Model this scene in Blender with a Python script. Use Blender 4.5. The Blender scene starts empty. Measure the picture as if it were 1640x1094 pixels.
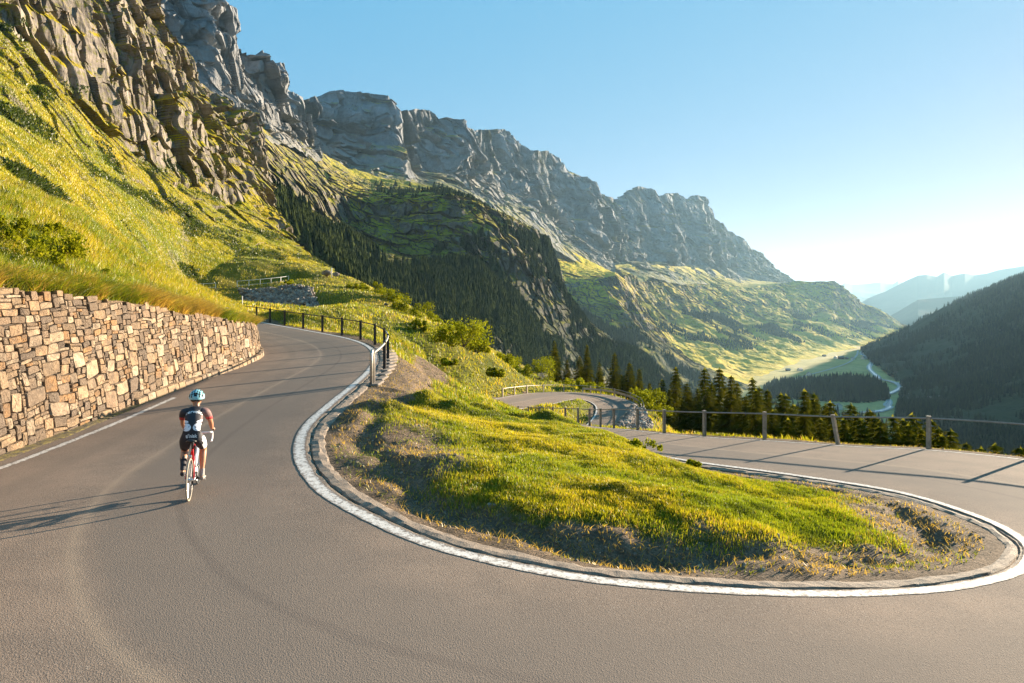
import bpy, bmesh, math, random
import numpy as np
from mathutils import Vector, Matrix
from mathutils.bvhtree import BVHTree
scene = bpy.context.scene
R = math.radians
# ------------------------------------------------------------------ camera
F = 1093.0            # focal length in photograph pixels (24 mm on a 36 mm sensor)
HZ = 480.0            # row of the horizon in the photograph
cam_d = bpy.data.cameras.new("camera"); cam = bpy.data.objects.new("camera", cam_d)
scene.collection.objects.link(cam)
cam.location = (0, 0, 0); cam.rotation_euler = (R(90), 0, 0)
cam_d.sensor_width = 36.0; cam_d.lens = 36.0*F/1640.0
cam_d.shift_y = -(547.0-HZ)/1640.0
cam_d.clip_start = 0.1; cam_d.clip_end = 60000
scene.camera = cam
# ------------------------------------------------------------------ light
SKYC = ((.74, .52), (.15, 1.52), (.03, 2.60))
SUN_AZ, SUN_EL = 51.5, 9.5
world = bpy.data.worlds.new("World"); scene.world = world; world.use_nodes = True
wn = world.node_tree; wn.nodes.clear()
sky = wn.nodes.new("ShaderNodeTexSky"); sky.sky_type = 'NISHITA'; sky.sun_disc = False
sky.sun_elevation = R(SUN_EL); sky.sun_rotation = R(SUN_AZ)
sky.altitude = 1500; sky.air_density = 1.0; sky.dust_density = 0.3; sky.ozone_density = 1.0
bg = wn.nodes.new("ShaderNodeBackground"); bg.inputs[1].default_value = 0.055
wo = wn.nodes.new("ShaderNodeOutputWorld")
sep_ = wn.nodes.new('ShaderNodeSeparateColor'); com_ = wn.nodes.new('ShaderNodeCombineColor'); wn.links.new(sky.outputs[0], sep_.inputs[0])
for k_, (pw_, gn_) in enumerate(SKYC):     # tone of the clear blue sky, channel by channel
    p_ = wn.nodes.new('ShaderNodeMath'); p_.operation = 'POWER'; p_.inputs[1].default_value = pw_; wn.links.new(sep_.outputs[k_], p_.inputs[0])
    g_ = wn.nodes.new('ShaderNodeMath'); g_.operation = 'MULTIPLY'; g_.inputs[1].default_value = gn_; wn.links.new(p_.outputs[0], g_.inputs[0]); wn.links.new(g_.outputs[0], com_.inputs[k_])
wn.links.new(com_.outputs[0], bg.inputs[0]); wn.links.new(bg.outputs[0], wo.inputs[0])
sd = bpy.data.lights.new("sun", 'SUN'); sun = bpy.data.objects.new("sun", sd); scene.collection.objects.link(sun)
sd.energy = 5.0; sd.angle = R(0.5); sd.color = (1.0, 0.83, 0.62)
sdir = Vector((math.sin(R(SUN_AZ))*math.cos(R(SUN_EL)), math.cos(R(SUN_AZ))*math.cos(R(SUN_EL)), math.sin(R(SUN_EL))))
sun.rotation_euler = sdir.to_track_quat('Z', 'Y').to_euler()
vs = scene.view_settings
vs.view_transform = 'Standard'; vs.look = 'None'; vs.gamma = 1; vs.exposure = 2.35; vs.use_curve_mapping = False
scene.render.engine = 'CYCLES'
scene.cycles.use_denoising = True
scene.cycles.volume_step_rate = 1.0
scene.cycles.max_bounces = 6; scene.cycles.volume_bounces = 0; scene.cycles.transparent_max_bounces = 8
rng = np.random.default_rng(7); random.seed(7)

# ------------------------------------------------------------------ helpers
def px(u, v, y):
    return np.array([(u-820.0)/F*y, y, (HZ-v)/F*y])
def tag(o, label=None, cat=None, group=None, kind=None):
    if label: o['label'] = label
    if cat: o['category'] = cat
    if group: o['group'] = group
    if kind: o['kind'] = kind
    return o
def link(o, parent=None):
    scene.collection.objects.link(o)
    if parent is not None: o.parent = parent
    return o
def empty(name, loc=(0, 0, 0), rz=0):
    o = bpy.data.objects.new(name, None); o.location = loc; o.rotation_euler = (0, 0, rz); o.empty_display_size = .2
    return link(o)
def mesh_np(name, V, Fc, mat=None, parent=None, smooth=False, attrs=None, cols=None):
    """V Nx3, Fc MxK (one K) or list of arrays of differing K"""
    me = bpy.data.meshes.new(name)
    fl = Fc if isinstance(Fc, list) else [Fc]
    fl = [np.asarray(f, dtype=np.int32) for f in fl if len(f)]
    V = np.asarray(V, dtype=np.float32)
    me.vertices.add(len(V)); me.vertices.foreach_set('co', V.ravel())
    tot = np.concatenate([np.full(len(f), f.shape[1], np.int32) for f in fl])
    loops = np.concatenate([f.ravel() for f in fl])
    me.loops.add(len(loops)); me.loops.foreach_set('vertex_index', loops)
    st = np.concatenate([[0], np.cumsum(tot)[:-1]]).astype(np.int32)
    me.polygons.add(len(tot)); me.polygons.foreach_set('loop_start', st); me.polygons.foreach_set('loop_total', tot)
    me.polygons.foreach_set('use_smooth', np.full(len(tot), bool(smooth)))
    me.update(calc_edges=True)
    for k, a in (attrs or {}).items():
        at = me.attributes.new(k, 'FLOAT', 'POINT'); at.data.foreach_set('value', np.asarray(a, np.float32))
    for k, a in (cols or {}).items():
        at = me.attributes.new(k, 'FLOAT_COLOR', 'POINT')
        c = np.ones((len(V), 4), np.float32); c[:, :3] = a; at.data.foreach_set('color', c.ravel())
    if mat: me.materials.append(mat)
    o = bpy.data.objects.new(name, me)
    return link(o, parent)
def hash3(ix, iy, iz, seed):
    h = (ix.astype(np.int64)*374761393 + iy.astype(np.int64)*668265263 + iz.astype(np.int64)*2147483647 + seed*1274126177) & 0xffffffff
    h = ((h ^ (h >> 13))*1274126177) & 0xffffffff
    h = ((h ^ (h >> 15))*2246822519) & 0xffffffff
    return ((h ^ (h >> 16)) & 0xffffff).astype(np.float32)/float(0xffffff)
def vnoise(P, seed=0):
    P = np.asarray(P, dtype=np.float64)
    i = np.floor(P).astype(np.int64); f = (P-i).astype(np.float32)
    w = f*f*f*(f*(f*6-15)+10)
    out = 0
    for dx in (0, 1):
        wx = w[:, 0] if dx else 1-w[:, 0]
        for dy in (0, 1):
            wy = w[:, 1] if dy else 1-w[:, 1]
            for dz in (0, 1):
                wz = w[:, 2] if dz else 1-w[:, 2]
                out = out + wx*wy*wz*hash3(i[:, 0]+dx, i[:, 1]+dy, i[:, 2]+dz, seed)
    return out*2-1
def fbm(P, octv=4, seed=0, gain=.5, lac=2.07):
    a, s, t = 1.0, 0, 0
    P = np.asarray(P, dtype=np.float64)
    for k in range(octv):
        s = s + a*vnoise(P, seed+k*17); t += a; a *= gain; P = P*lac+13.7
    return s/t
def ridged(P, octv=4, seed=0, gain=.55, lac=2.1):
    a, s, t = 1.0, 0, 0
    P = np.asarray(P, dtype=np.float64)
    for k in range(octv):
        s = s + a*(1-2*np.abs(vnoise(P, seed+k*29))); t += a; a *= gain; P = P*lac+7.3
    return s/t
def cells(P, seed=0):
    """faceted rock: every jittered cell is a tilted plane; returns about -1..1"""
    P = np.asarray(P, dtype=np.float64); base = np.floor(P-.5).astype(np.int64)
    best = np.full(len(P), 1e9); val = np.zeros(len(P))
    for dx in (0, 1):
        for dy in (0, 1):
            for dz in (0, 1):
                ix, iy, iz = base[:, 0]+dx, base[:, 1]+dy, base[:, 2]+dz
                h1, h2, h3, h4 = (hash3(ix, iy, iz, seed+k) for k in (1, 2, 3, 4))
                fx = P[:, 0]-(ix+.15+.7*h1); fy = P[:, 1]-(iy+.15+.7*h2); fz = P[:, 2]-(iz+.15+.7*h3)
                d = fx*fx+fy*fy+fz*fz; u = d < best
                v = (h4*2-1)*.75+fx*(h1-.5)*2.4+fy*(h2-.5)*2.4+fz*(h3-.5)*2.0
                best = np.where(u, d, best); val = np.where(u, v, val)
    return val
def sstep(a, b, x):
    t = np.clip((x-a)/(b-a), 0, 1); return t*t*(3-2*t)
def grid_faces(nr, nc):
    i = np.arange((nr-1)*(nc-1)); r, c = i//(nc-1), i % (nc-1); a = r*nc+c
    return np.stack([a, a+1, a+nc+1, a+nc], 1)

# ------------------------------------------------------------------ materials
def new_mat(name):
    m = bpy.data.materials.new(name); m.use_nodes = True
    return m, m.node_tree, m.node_tree.nodes['Principled BSDF']
def nd(nt, t, **kw):
    n = nt.nodes.new(t)
    for k, v in kw.items():
        if k.startswith('i_'):
            key = k[2:]; key = int(key) if key.isdigit() else key.replace('_', ' ')
            n.inputs[key].default_value = v
        else: setattr(n, k, v)
    return n
def ramp(nt, src, stops, interp='LINEAR'):
    r = nt.nodes.new('ShaderNodeValToRGB'); r.color_ramp.interpolation = interp
    els = r.color_ramp.elements
    while len(els) < len(stops): els.new(0.5)
    for e, (p, c) in zip(els, stops):
        e.position = p; e.color = (c[0], c[1], c[2], 1) if not isinstance(c, (int, float)) else (c, c, c, 1)
    nt.links.new(src, r.inputs[0]); return r.outputs[0]
def noise(nt, vec, scale, detail=4, rough=.55, dist=0):
    n = nd(nt, 'ShaderNodeTexNoise'); n.inputs['Scale'].default_value = scale
    n.inputs['Detail'].default_value = detail; n.inputs['Roughness'].default_value = rough
    n.inputs['Distortion'].default_value = dist
    nt.links.new(vec, n.inputs['Vector']); return n.outputs['Fac']
def mapped(nt, vec, sc=(1, 1, 1), rot=(0, 0, 0)):
    m = nd(nt, 'ShaderNodeMapping'); m.inputs['Scale'].default_value = sc; m.inputs['Rotation'].default_value = rot
    nt.links.new(vec, m.inputs['Vector']); return m.outputs[0]
def mix(nt, fac, a, b, mode='MIX'):
    m = nd(nt, 'ShaderNodeMix', data_type='RGBA', blend_type=mode)
    for s, val in ((0, fac), (6, a), (7, b)):
        if hasattr(val, 'links') or hasattr(val, 'is_linked'): nt.links.new(val, m.inputs[s])
        elif s == 0: m.inputs[0].default_value = val
        else: m.inputs[s].default_value = (val[0], val[1], val[2], 1)
    return m.outputs[2]
def mth(nt, op, a, b=None, c=None, clamp=False):
    m = nd(nt, 'ShaderNodeMath', operation=op); m.use_clamp = clamp
    for k, val in enumerate((a, b, c)):
        if val is None: continue
        if isinstance(val, (int, float)): m.inputs[k].default_value = val
        else: nt.links.new(val, m.inputs[k])
    return m.outputs[0]
def coords(nt): return nd(nt, 'ShaderNodeNewGeometry').outputs['Position']
def attr(nt, name, out='Fac'):
    a = nd(nt, 'ShaderNodeAttribute', attribute_name=name); return a.outputs[out]
def bump(nt, h, strength, dist, bsdf, prev=None):
    b = nd(nt, 'ShaderNodeBump'); b.inputs['Strength'].default_value = strength; b.inputs['Distance'].default_value = dist
    nt.links.new(h, b.inputs['Height'])
    if prev is not None: nt.links.new(prev, b.inputs['Normal'])
    if bsdf is not None: nt.links.new(b.outputs[0], bsdf.inputs['Normal'])
    return b.outputs[0]
def simple_mat(name, col, rough=.5, metal=0, var=.0, vscale=20, bumpd=0):
    m, nt, b = new_mat(name)
    b.inputs['Base Color'].default_value = (*col, 1); b.inputs['Roughness'].default_value = rough; b.inputs['Metallic'].default_value = metal
    if var:
        tc = nd(nt, 'ShaderNodeTexCoord').outputs['Object']
        n = noise(nt, tc, vscale, 5, .6)
        c = ramp(nt, n, [(.3, [x*(1-var) for x in col]), (.7, [min(1, x*(1+var)) for x in col])])
        nt.links.new(c, b.inputs['Base Color'])
        if bumpd: bump(nt, n, .6, bumpd, b)
    return m
def terrain_mat(name, sc, grass, grass2, rock, rock2, lo=.55, hi=.72, bumpd=1.0, dry=(.20, .15, .04), vstreak=.35, scree=(.2,.19,.17)):
    """sc: feature size in metres. Steep faces show rock, gentler ones grass; attribute 'rocky' biases it."""
    m, nt, b = new_mat(name)
    P = coords(nt)
    geo = nd(nt, 'ShaderNodeNewGeometry')
    sep = nd(nt, 'ShaderNodeSeparateXYZ'); nt.links.new(geo.outputs['Normal'], sep.inputs[0])
    n1 = noise(nt, P, 1/sc, 6, .6); n2 = noise(nt, P, 6/sc, 5, .65); n3 = noise(nt, P, .25/sc, 4, .5)
    slope = mth(nt, 'ADD', sep.outputs['Z'], mth(nt, 'MULTIPLY', mth(nt, 'SUBTRACT', n1, .5), .45))
    slope = mth(nt, 'ADD', slope, mth(nt, 'MULTIPLY', mth(nt, 'SUBTRACT', n2, .5), .30))
    slope = mth(nt, 'SUBTRACT', slope, mth(nt, 'MULTIPLY', attr(nt, 'rocky'), 1.0))
    gfac = ramp(nt, slope, [(lo, 0.0), (hi, 1.0)])
    g = mix(nt, ramp(nt, n1, [(.35, 0.0), (.65, 1.0)]), grass, grass2)
    g = mix(nt, ramp(nt, n3, [(.45, 0.0), (.7, .7)]), g, dry)
    g = mix(nt, ramp(nt, n2, [(.3, .55), (.55, 0.0)]), g, [c*.45 for c in grass])
    S = mapped(nt, P, (1, 1, .22))
    nv = noise(nt, S, 2.2/sc, 8, .62)
    Hs = mapped(nt, P, (.15, .15, 1))
    nh = noise(nt, Hs, 2.5/sc, 6, .6)
    r = mix(nt, ramp(nt, nv, [(.33, 0.0), (.66, 1.0)]), rock, rock2)
    r = mix(nt, ramp(nt, nh, [(.35, .6), (.5, 0.0)]), r, [c*.55 for c in rock])
    r = mix(nt, attr(nt, 'scree'), r, scree)
    r = mix(nt, ramp(nt, n2, [(.52, 0.0), (.62, .8)]), r, mix(nt, .5, grass, rock))if vstreak > .5 else r
    g = mix(nt, attr(nt, 'scree'), g, scree)
    g = mix(nt, attr(nt, 'woods'), g, (.022, .033, .014))
    c = mix(nt, gfac, r, g)
    c = mix(nt, mth(nt, 'MULTIPLY', attr(nt, 'woods'), .6), c, (.035, .042, .016))
    nt.links.new(c, b.inputs['Base Color']); b.inputs['Roughness'].default_value = .95
    b.inputs['Specular IOR Level'].default_value = .1
    h = mth(nt, 'ADD', mth(nt, 'MULTIPLY', nv, 1.0), mth(nt, 'MULTIPLY', nh, .6))
    bump(nt, h, 1.0, bumpd, b)
    return m
# ------------------------------------------------------------------ mountains as lofted terrain sheets
def resample(row, n, mode):
    row = np.array(row, float)
    t = np.linspace(0, 1, len(row)) if mode == 'idx' else (row[:, 0]-row[0, 0])/(row[-1, 0]-row[0, 0])
    q = np.linspace(0, 1, n)
    out = np.stack([np.interp(q, t, row[:, 0]), np.interp(q, t, row[:, 1]), np.exp(np.interp(q, t, np.log(row[:, 2])))], 1)
    return out
SHEETS = {}
def sheet(name, rows, nc, segs, mode='u', disp=None, rocky=None, scree=None, woods=None, mat=None, back=None, smooth_rows=True, tag_kw=None, flat=None):
    """rows: feature lines of (u, v, distance), bottom first. disp(P, w)->Nx3 offset; w = per row weight."""
    Rw = [resample(r, nc, mode) for r in rows]
    g = []; par = []
    for k in range(len(Rw)-1):
        for j in range(segs[k]):
            t = j/segs[k]
            a, b = Rw[k], Rw[k+1]
            uv = a[:, :2]*(1-t)+b[:, :2]*t; y = np.exp(np.log(a[:, 2])*(1-t)+np.log(b[:, 2])*t)
            g.append(np.column_stack([(uv[:, 0]-820)/F*y, y, (HZ-uv[:, 1])/F*y])); par.append(k+t)
    e = Rw[-1]; g.append(np.column_stack([(e[:, 0]-820)/F*e[:, 2], e[:, 2], (HZ-e[:, 1])/F*e[:, 2]])); par.append(len(Rw)-1)
    if back:
        n, run, drop = back
        last = g[-1]
        dirn = last/np.linalg.norm(last[:, :2], axis=1)[:, None]; dirn[:, 2] = 0
        for j in range(1, n+1):
            q = last+dirn*run*j/n; q[:, 2] = last[:, 2]-drop*(j/n)**1.3
            g.append(q); par.append(len(Rw)-1)
    G = np.array(g); nr = len(G); par = np.array(par)
    Pf = G.reshape(-1, 3).copy()
    def wrow(w, default=0.0):
        if w is None: return np.full(nr*nc, default)
        return np.repeat(np.interp(par, np.arange(len(w)), w), nc)
    if disp: Pf = Pf+disp(Pf, wrow)
    G2 = Pf.reshape(nr, nc, 3)
    at = {'rocky': wrow(rocky), 'scree': wrow(scree), 'woods': wrow(woods)}
    for k in at:   # break the straight borders between zones
        if at[k].max() > 0:
            sz = np.mean(Rw[0][:, 2])*.03
            at[k] = np.clip(at[k]*(1+1.2*fbm(Pf/sz, 4, 91)), 0, 1) if k != 'rocky' else at[k]
    o = mesh_np(name, Pf, grid_faces(nr, nc), mat, smooth=(disp is None or getattr(disp, 'w', [0]) == [0] or name == 'right_mountainside'), attrs=at)
    tag(o, kind='structure')
    if tag_kw: tag(o, **tag_kw)
    SHEETS[name] = (G2, par, o)
    return o
def crag(L, A, dirv, terr=0, vs=1.0, seed=0, gA=0, gL=None, gully=0):
    d = np.array(dirv, float); d /= np.linalg.norm(d)
    def fn(P, wrow, wc=None):
        w = wrow(fn.w)
        Q = P/np.array([L, L, L*3.2])
        Wp = P.copy(); Wp[:, 2] *= .4
        warp = fbm(Wp/(L*1.5), 2, seed+5)[:, None]*np.array([.6, .6, .1])
        n = ridged(Q+warp, 5, seed, .52)*.55
        big = vnoise(P/np.array([L*2.6, L*2.6, L*9]), seed+3)
        W2 = P+fbm(P/(L*.5), 3, seed+6)[:, None]*L*.16
        n = n+big*.95+.50*cells(W2/np.array([L*.8, L*.8, L*2.4*vs]), seed+60)+.26*cells(W2/np.array([L*.30, L*.30, L*.85*vs]), seed+70)+.12*cells(W2/np.array([L*.11, L*.11, L*.26*vs]), seed+80)
        cr = 1-np.abs(vnoise(P/np.array([L*.22, L*.22, L*1.6*vs]), seed+51)); n = n-.5*sstep(.84, 1, cr)
        off = (n*A*w)[:, None]*d
        if terr:
            zz = P[:, 2]/terr+fbm(P/(L*1.2), 3, seed+9)*.9
            fr = zz-np.floor(zz)
            st = sstep(0, .75, fr)-fr
            off[:, 2] += st*terr*.38*w
            off += (vnoise(np.column_stack([P[:, 0]/L, P[:, 1]/L, P[:, 2]/terr*2.1]), seed+77)*A*.18*w)[:, None]*d
        g = wrow(fn.g)
        gl = gL or L*1.3
        gn = fbm(P/gl, 5, seed+21)+.55*ridged(P/np.array([gl*1.4, gl*1.4, gl*4]), 4, seed+31)
        off[:, 2] += gn*gA*g
        return off
    fn.w = [0]; fn.g = None
    return fn
def mkcrag(w, g=None, **k):
    f = crag(**k); f.w = w; f.g = g if g is not None else [1-x for x in w]; return f

M_NEAR = terrain_mat('near_cliff_rock_and_grass', 7.0, (.16, .165, .004), (.30, .23, .006), (.085, .073, .063), (.26, .222, .185), .38, .52, 1.4, dry=(.30, .20, .012), vstreak=.6)
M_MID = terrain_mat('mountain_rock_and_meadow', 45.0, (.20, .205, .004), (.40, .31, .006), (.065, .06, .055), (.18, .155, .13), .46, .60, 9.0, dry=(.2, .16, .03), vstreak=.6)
M_GREY = terrain_mat('grey_limestone', 55.0, (.14, .15, .008), (.27, .22, .01), (.095, .102, .112), (.27, .275, .285), .66, .80, 12.0, dry=(.16, .14, .05))
M_FAR = terrain_mat('far_limestone', 140.0, (.15, .16, .008), (.32, .26, .012), (.095, .102, .112), (.27, .275, .285), .58, .72, 30.0, dry=(.18, .15, .04))
M_VAL = terrain_mat('valley_meadow', 120.0, (.36, .31, .10), (.52, .42, .14), (.2, .18, .1), (.3, .26, .16), .2, .4, 2.0, dry=(.55, .42, .20))
M_FLANK = terrain_mat('sunlit_flank', 45.0, (.30, .27, .006), (.62, .45, .010), (.07, .062, .055), (.20, .17, .14), .34, .48, 6.0, dry=(.62, .42, .08))  # brighter copy of the mountain meadow, sunlight put into its colours
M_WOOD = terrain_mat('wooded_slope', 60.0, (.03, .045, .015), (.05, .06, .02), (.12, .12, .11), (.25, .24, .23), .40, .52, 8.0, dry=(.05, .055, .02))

# L1b: steep meadow and front cliff, left
sheet('hillside', [
 [(-260,330,30),(0,330,38),(100,375,50),(200,430,78),(300,488,108),(380,480,118),(440,470,126),(490,466,128),(545,462,132)],
 [(-260,250,40),(0,300,45),(100,345,60),(200,405,88),(300,462,121),(380,455,132),(440,449,139),(490,446,136),(545,448,138)],
 [(-260,60,80),(0,190,90),(100,250,104),(200,310,124),(300,365,145),(380,397,155),(430,418,160),(485,430,165),(532,441,160)],
 [(-260,-100,112),(0,60,128),(100,150,143),(200,240,160),(300,300,184),(370,335,212),(415,352,226),(455,378,226),(512,430,195)],
 [(-260,-330,122),(0,-80,140),(100,0,157),(200,110,175),(290,195,200),(350,240,232),(398,275,252),(425,320,262),(438,358,255)],
 [(-260,-500,140),(0,-400,160),(100,-300,180),(200,-120,208),(243,0,240),(275,110,272),(345,158,285),(403,192,292),(420,255,290)]],
 820, [10, 130, 130, 210, 230], mode='idx', mat=M_NEAR, back=(6, 90, 20),
 disp=mkcrag([0, 0, .10, .45, 1, 1], g=[.1, .15, 1, .8, .3, .3], L=24, A=6.2, dirv=(1, -.2, .1), terr=9, seed=3, gA=1.7, gL=13),
 rocky=[0, 0, .0, .02, .10, .14])
# L2: grey massif behind it
sheet('cliff_massif', [
 [(150,190,560),(250,200,600),(345,215,640),(420,235,700),(480,245,900),(520,262,1050)],
 [(150,100,700),(250,130,740),(300,150,770),(345,165,800),(380,180,830),(400,195,870),(420,205,900),(437,210,950),(455,215,1000),(478,222,1080),(500,236,1150)],
 [(150,-150,800),(250,-25,850),(300,-5,880),(345,3,900),(372,30,930),(383,80,970),(397,92,985),(412,86,1000),(424,106,1020),(436,106,1050),(444,150,1075),(452,172,1100),(476,190,1150),(492,222,1180),(500,234,1190)]],
 520, [60, 330], mat=M_GREY, back=(5, 300, 120),
 disp=mkcrag([0, .8, 1], L=95, vs=1.6, A=34, dirv=(1, -.6, 0), terr=38, seed=11, gA=14),
 rocky=[0, .25, .25], scree=[.7, .5, 0])
# L3: the long limestone range
RIDGE3 = [(436,150),(448,138),(470,140),(485,150),(495,160),(510,155),(530,148),(550,146),(580,148),(610,150),(630,155),(637,170),(645,182),(660,177),(680,180),(695,195),(705,192),(730,195),(750,205),(762,218),(775,210),(800,207),(820,207),(835,218),(850,235),(868,245),(885,243),(900,255),(915,275),(935,290),(950,305),(965,315),(990,320),(1005,308),(1020,300),(1035,305),(1050,318),(1065,312),(1085,310),(1098,320),(1110,315),(1130,315),(1140,330),(1155,355),(1180,375),(1200,395),(1225,415),(1235,430),(1262,447),(1290,465)]
STEP = [(436,1480),(490,1540),(505,1700),(600,1780),(645,1790),(676,2080),(700,2120),(734,2160),(756,2390),(778,2420),(800,2690),(850,2790),(862,2800),(888,3200),(940,3300),(950,3340),(975,3800),(1004,3900),(1026,4170),(1054,4250),(1080,4600),(1130,4850),(1155,5200),(1200,5600),(1290,6500)]
def y3(u): return float(np.interp(u, [a for a, _ in STEP], [b for _, b in STEP]))
BASE3 = [(436,200),(494,232),(571,261),(630,265),(673,268),(742,281),(792,299),(861,325),(900,363),(978,420),(1053,419),(1137,426),(1188,440),(1266,455),(1290,466)]
MID3 = [(u, np.interp(u, [a[0] for a in RIDGE3], [a[1] for a in RIDGE3])*.45+.55*np.interp(u, [a[0] for a in BASE3], [a[1] for a in BASE3])) for u in range(436, 1291, 14)]
def tower(u):   # buttresses standing forward of the wall
    return sum(a*math.exp(-((u-c)/w)**2) for c, w, a in ((560, 45, -.05), (650, 12, .03), (690, 22, -.035), (738, 10, .03), (800, 30, -.04), (856, 12, .03), (890, 25, -.03), (1020, 25, -.04), (1120, 25, -.04), (1060, 15, .02)))
sheet('cliff_range', [
 [(436,260,1000),(520,285,1250),(620,300,1450),(720,310,1600),(850,370,2000),(960,450,2400),(1053,450,3000),(1150,462,3900),(1290,472,5500)],
 [(u, float(np.interp(u, [a[0] for a in BASE3], [a[1] for a in BASE3])), y3(u-9)*.90) for u in range(436, 1291, 4)],
 [(u, float(np.interp(u, [a[0] for a in MID3], [a[1] for a in MID3])), y3(u-5)*.95) for u in range(436, 1291, 4)],
 [(u, float(np.interp(u, [a[0] for a in RIDGE3], [a[1] for a in RIDGE3])), y3(u)) for u in range(436, 1291, 2)]],
 1500, [110, 130, 160], mat=M_FAR, back=(5, 900, 350),
 disp=mkcrag([.05, .8, 1, .55], L=210, vs=2.2, A=72, dirv=(1, -.75, 0), terr=75, seed=23, gA=26),
 rocky=[0, .22, .25, .2], scree=[.3, .55, 0, 0])
# L4: bench spur with the big shaded cliff
sheet('bench_spur', [
 [(430,470,230),(520,500,300),(640,560,420),(760,640,560),(900,700,700),(1020,720,800),(1120,720,900)],
 [(434,400,330),(500,425,420),(594,435,560),(700,478,620),(800,505,700),(900,540,860),(1010,590,1050),(1120,640,1300)],
 [(428,352,410),(460,366,440),(505,368,520),(560,366,800),(640,376,830),(719,384,830),(800,402,860),(850,430,930),(900,490,1150),(940,530,1400)],
 [(424,262,540),(448,275,580),(480,290,640),(520,306,760),(560,318,860),(594,320,900),(655,320,890),(719,320,890),(740,325,900),(757,331,910),(778,343,930),(810,356,980),(841,373,1040),(872,392,1200),(888,440,1450)],
 [(418,200,860),(450,217,990),(494,237,1120),(530,262,1250),(594,288,1350),(650,296,1430),(719,311,1500),(757,324,1560),(800,345,1600),(850,368,1650),(885,400,1750)],
 [(415,225,900),(494,250,1200),(594,300,1420),(719,322,1600),(850,380,1750),(890,420,1850)]],
 1100, [90, 100, 150, 130, 10], mat=M_MID, back=(3, 100, 60),
 disp=mkcrag([.15, .3, 1, 1, .12, .1], g=[.7, 1, .4, .2, .9, .2], L=75, A=20, dirv=(.35, -1, 0), terr=26, seed=37, gA=16, gL=90),
 rocky=[0, 0, .12, .12, 0, 0], woods=[1, .8, .2, .0, 0, 0], scree=[0, 0, 0, 0, .15, .3])
# L5: second spur
sheet('second_spur', [
 [(820,600,900),(900,640,1000),(1010,680,1200),(1150,700,1500),(1230,680,1700)],
 [(820,470,1350),(880,500,1450),(960,530,1600),(1020,545,1700),(1100,592,1800),(1200,622,1950)],
 [(820,430,1700),(880,500,1750),(930,512,1780),(990,512,1800),(1002,500,1830),(1030,530,1950),(1100,580,2050)],
 [(820,400,1850),(860,430,1880),(887,447,1900),(930,449,1920),(968,447,1940),(985,441,1960),(998,455,2050),(1012,478,2200),(1030,520,2350)],
 [(820,335,2250),(850,367,2300),(880,388,2350),(930,412,2380),(968,432,2400),(985,438,2420),(1000,448,2500),(1014,470,2600),(1032,515,2650)]],
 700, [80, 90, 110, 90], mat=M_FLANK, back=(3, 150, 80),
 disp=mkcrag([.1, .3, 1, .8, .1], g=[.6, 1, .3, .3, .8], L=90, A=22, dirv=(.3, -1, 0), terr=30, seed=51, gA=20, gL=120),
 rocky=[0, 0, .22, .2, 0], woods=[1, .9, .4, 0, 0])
# L6: lit flank below the range, down to the valley floor
sheet('valley_flank', [
 [(960,690,1300),(1060,680,1350),(1130,650,1600),(1200,615,2030),(1250,592,2450),(1300,575,2880),(1350,562,3340),(1400,553,3750),(1470,543,4350)],
 [(975,560,1900),(1030,570,2050),(1100,575,2250),(1200,580,2600),(1250,570,2900),(1300,558,3300),(1350,546,3700),(1400,540,4100),(1470,532,4700)],
 [(990,500,2350),(1040,492,2700),(1090,502,3000),(1140,503,3300),(1200,508,3600),(1240,505,3850),(1280,505,4100),(1337,500,4400),(1380,515,4600),(1420,522,4800),(1470,531,5000)],
 [(1000,443,2600),(1026,450,2850),(1087,460,3300),(1137,460,3700),(1192,466,4000),(1239,456,4400),(1262,452,4550),(1280,449,4600),(1303,453,4650),(1337,451,4750),(1355,467,4800),(1374,487,4850),(1417,505,5000),(1449,521,5150),(1470,530,5200)],
 [(985,425,3100),(1053,425,3500),(1137,432,4200),(1188,446,4800),(1262,457,5300),(1300,470,5400),(1350,480,5500),(1470,545,5500)]],
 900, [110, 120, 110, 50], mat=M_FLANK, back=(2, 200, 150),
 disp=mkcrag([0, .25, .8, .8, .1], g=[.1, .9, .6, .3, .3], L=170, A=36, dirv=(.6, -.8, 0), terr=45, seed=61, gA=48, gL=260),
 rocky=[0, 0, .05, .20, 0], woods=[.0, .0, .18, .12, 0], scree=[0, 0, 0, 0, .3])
# L9: right hand mountainside, in shade
sheet('right_mountainside', [
 [(1430,800,850),(1500,860,750),(1640,900,700),(1900,1000,650),(2600,1200,600),(4000,1500,500)],
 [(1432,665,1477),(1460,680,1350),(1500,690,1270),(1640,690,1230),(1900,690,1150),(2600,690,900),(4000,690,700)],
 [(1447,619,1960),(1460,628,1800),(1500,630,1700),(1640,600,1650),(1900,540,1500),(2600,440,1100),(4000,300,850)],
 [(1395,583,2650),(1440,572,2700),(1500,550,2650),(1640,520,2300),(1900,430,1950),(2600,280,1350),(4000,50,950)],
 [(1378,559,3350),(1400,551,3400),(1440,533,3350),(1470,515,3250),(1500,498,3150),(1550,476,3000),(1600,457,2850),(1640,441,2700),(1700,418,2550),(1800,370,2400),(1950,330,2200),(2200,250,1900),(2600,170,1600),(3200,40,1250),(4000,-100,1000)]],
 900, [20, 100, 110, 90], mat=M_WOOD, back=(6, 1500, 600),
 disp=mkcrag([.2, .3, .5, .3, .1], g=[1, 1, 1, 1, .35], L=160, A=28, dirv=(-1, -.6, 0), terr=0, seed=71, gA=28, gL=170),
 rocky=[0, .02, .03, .0, 0], woods=[.3, .3, .3, .3, .2])
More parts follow.
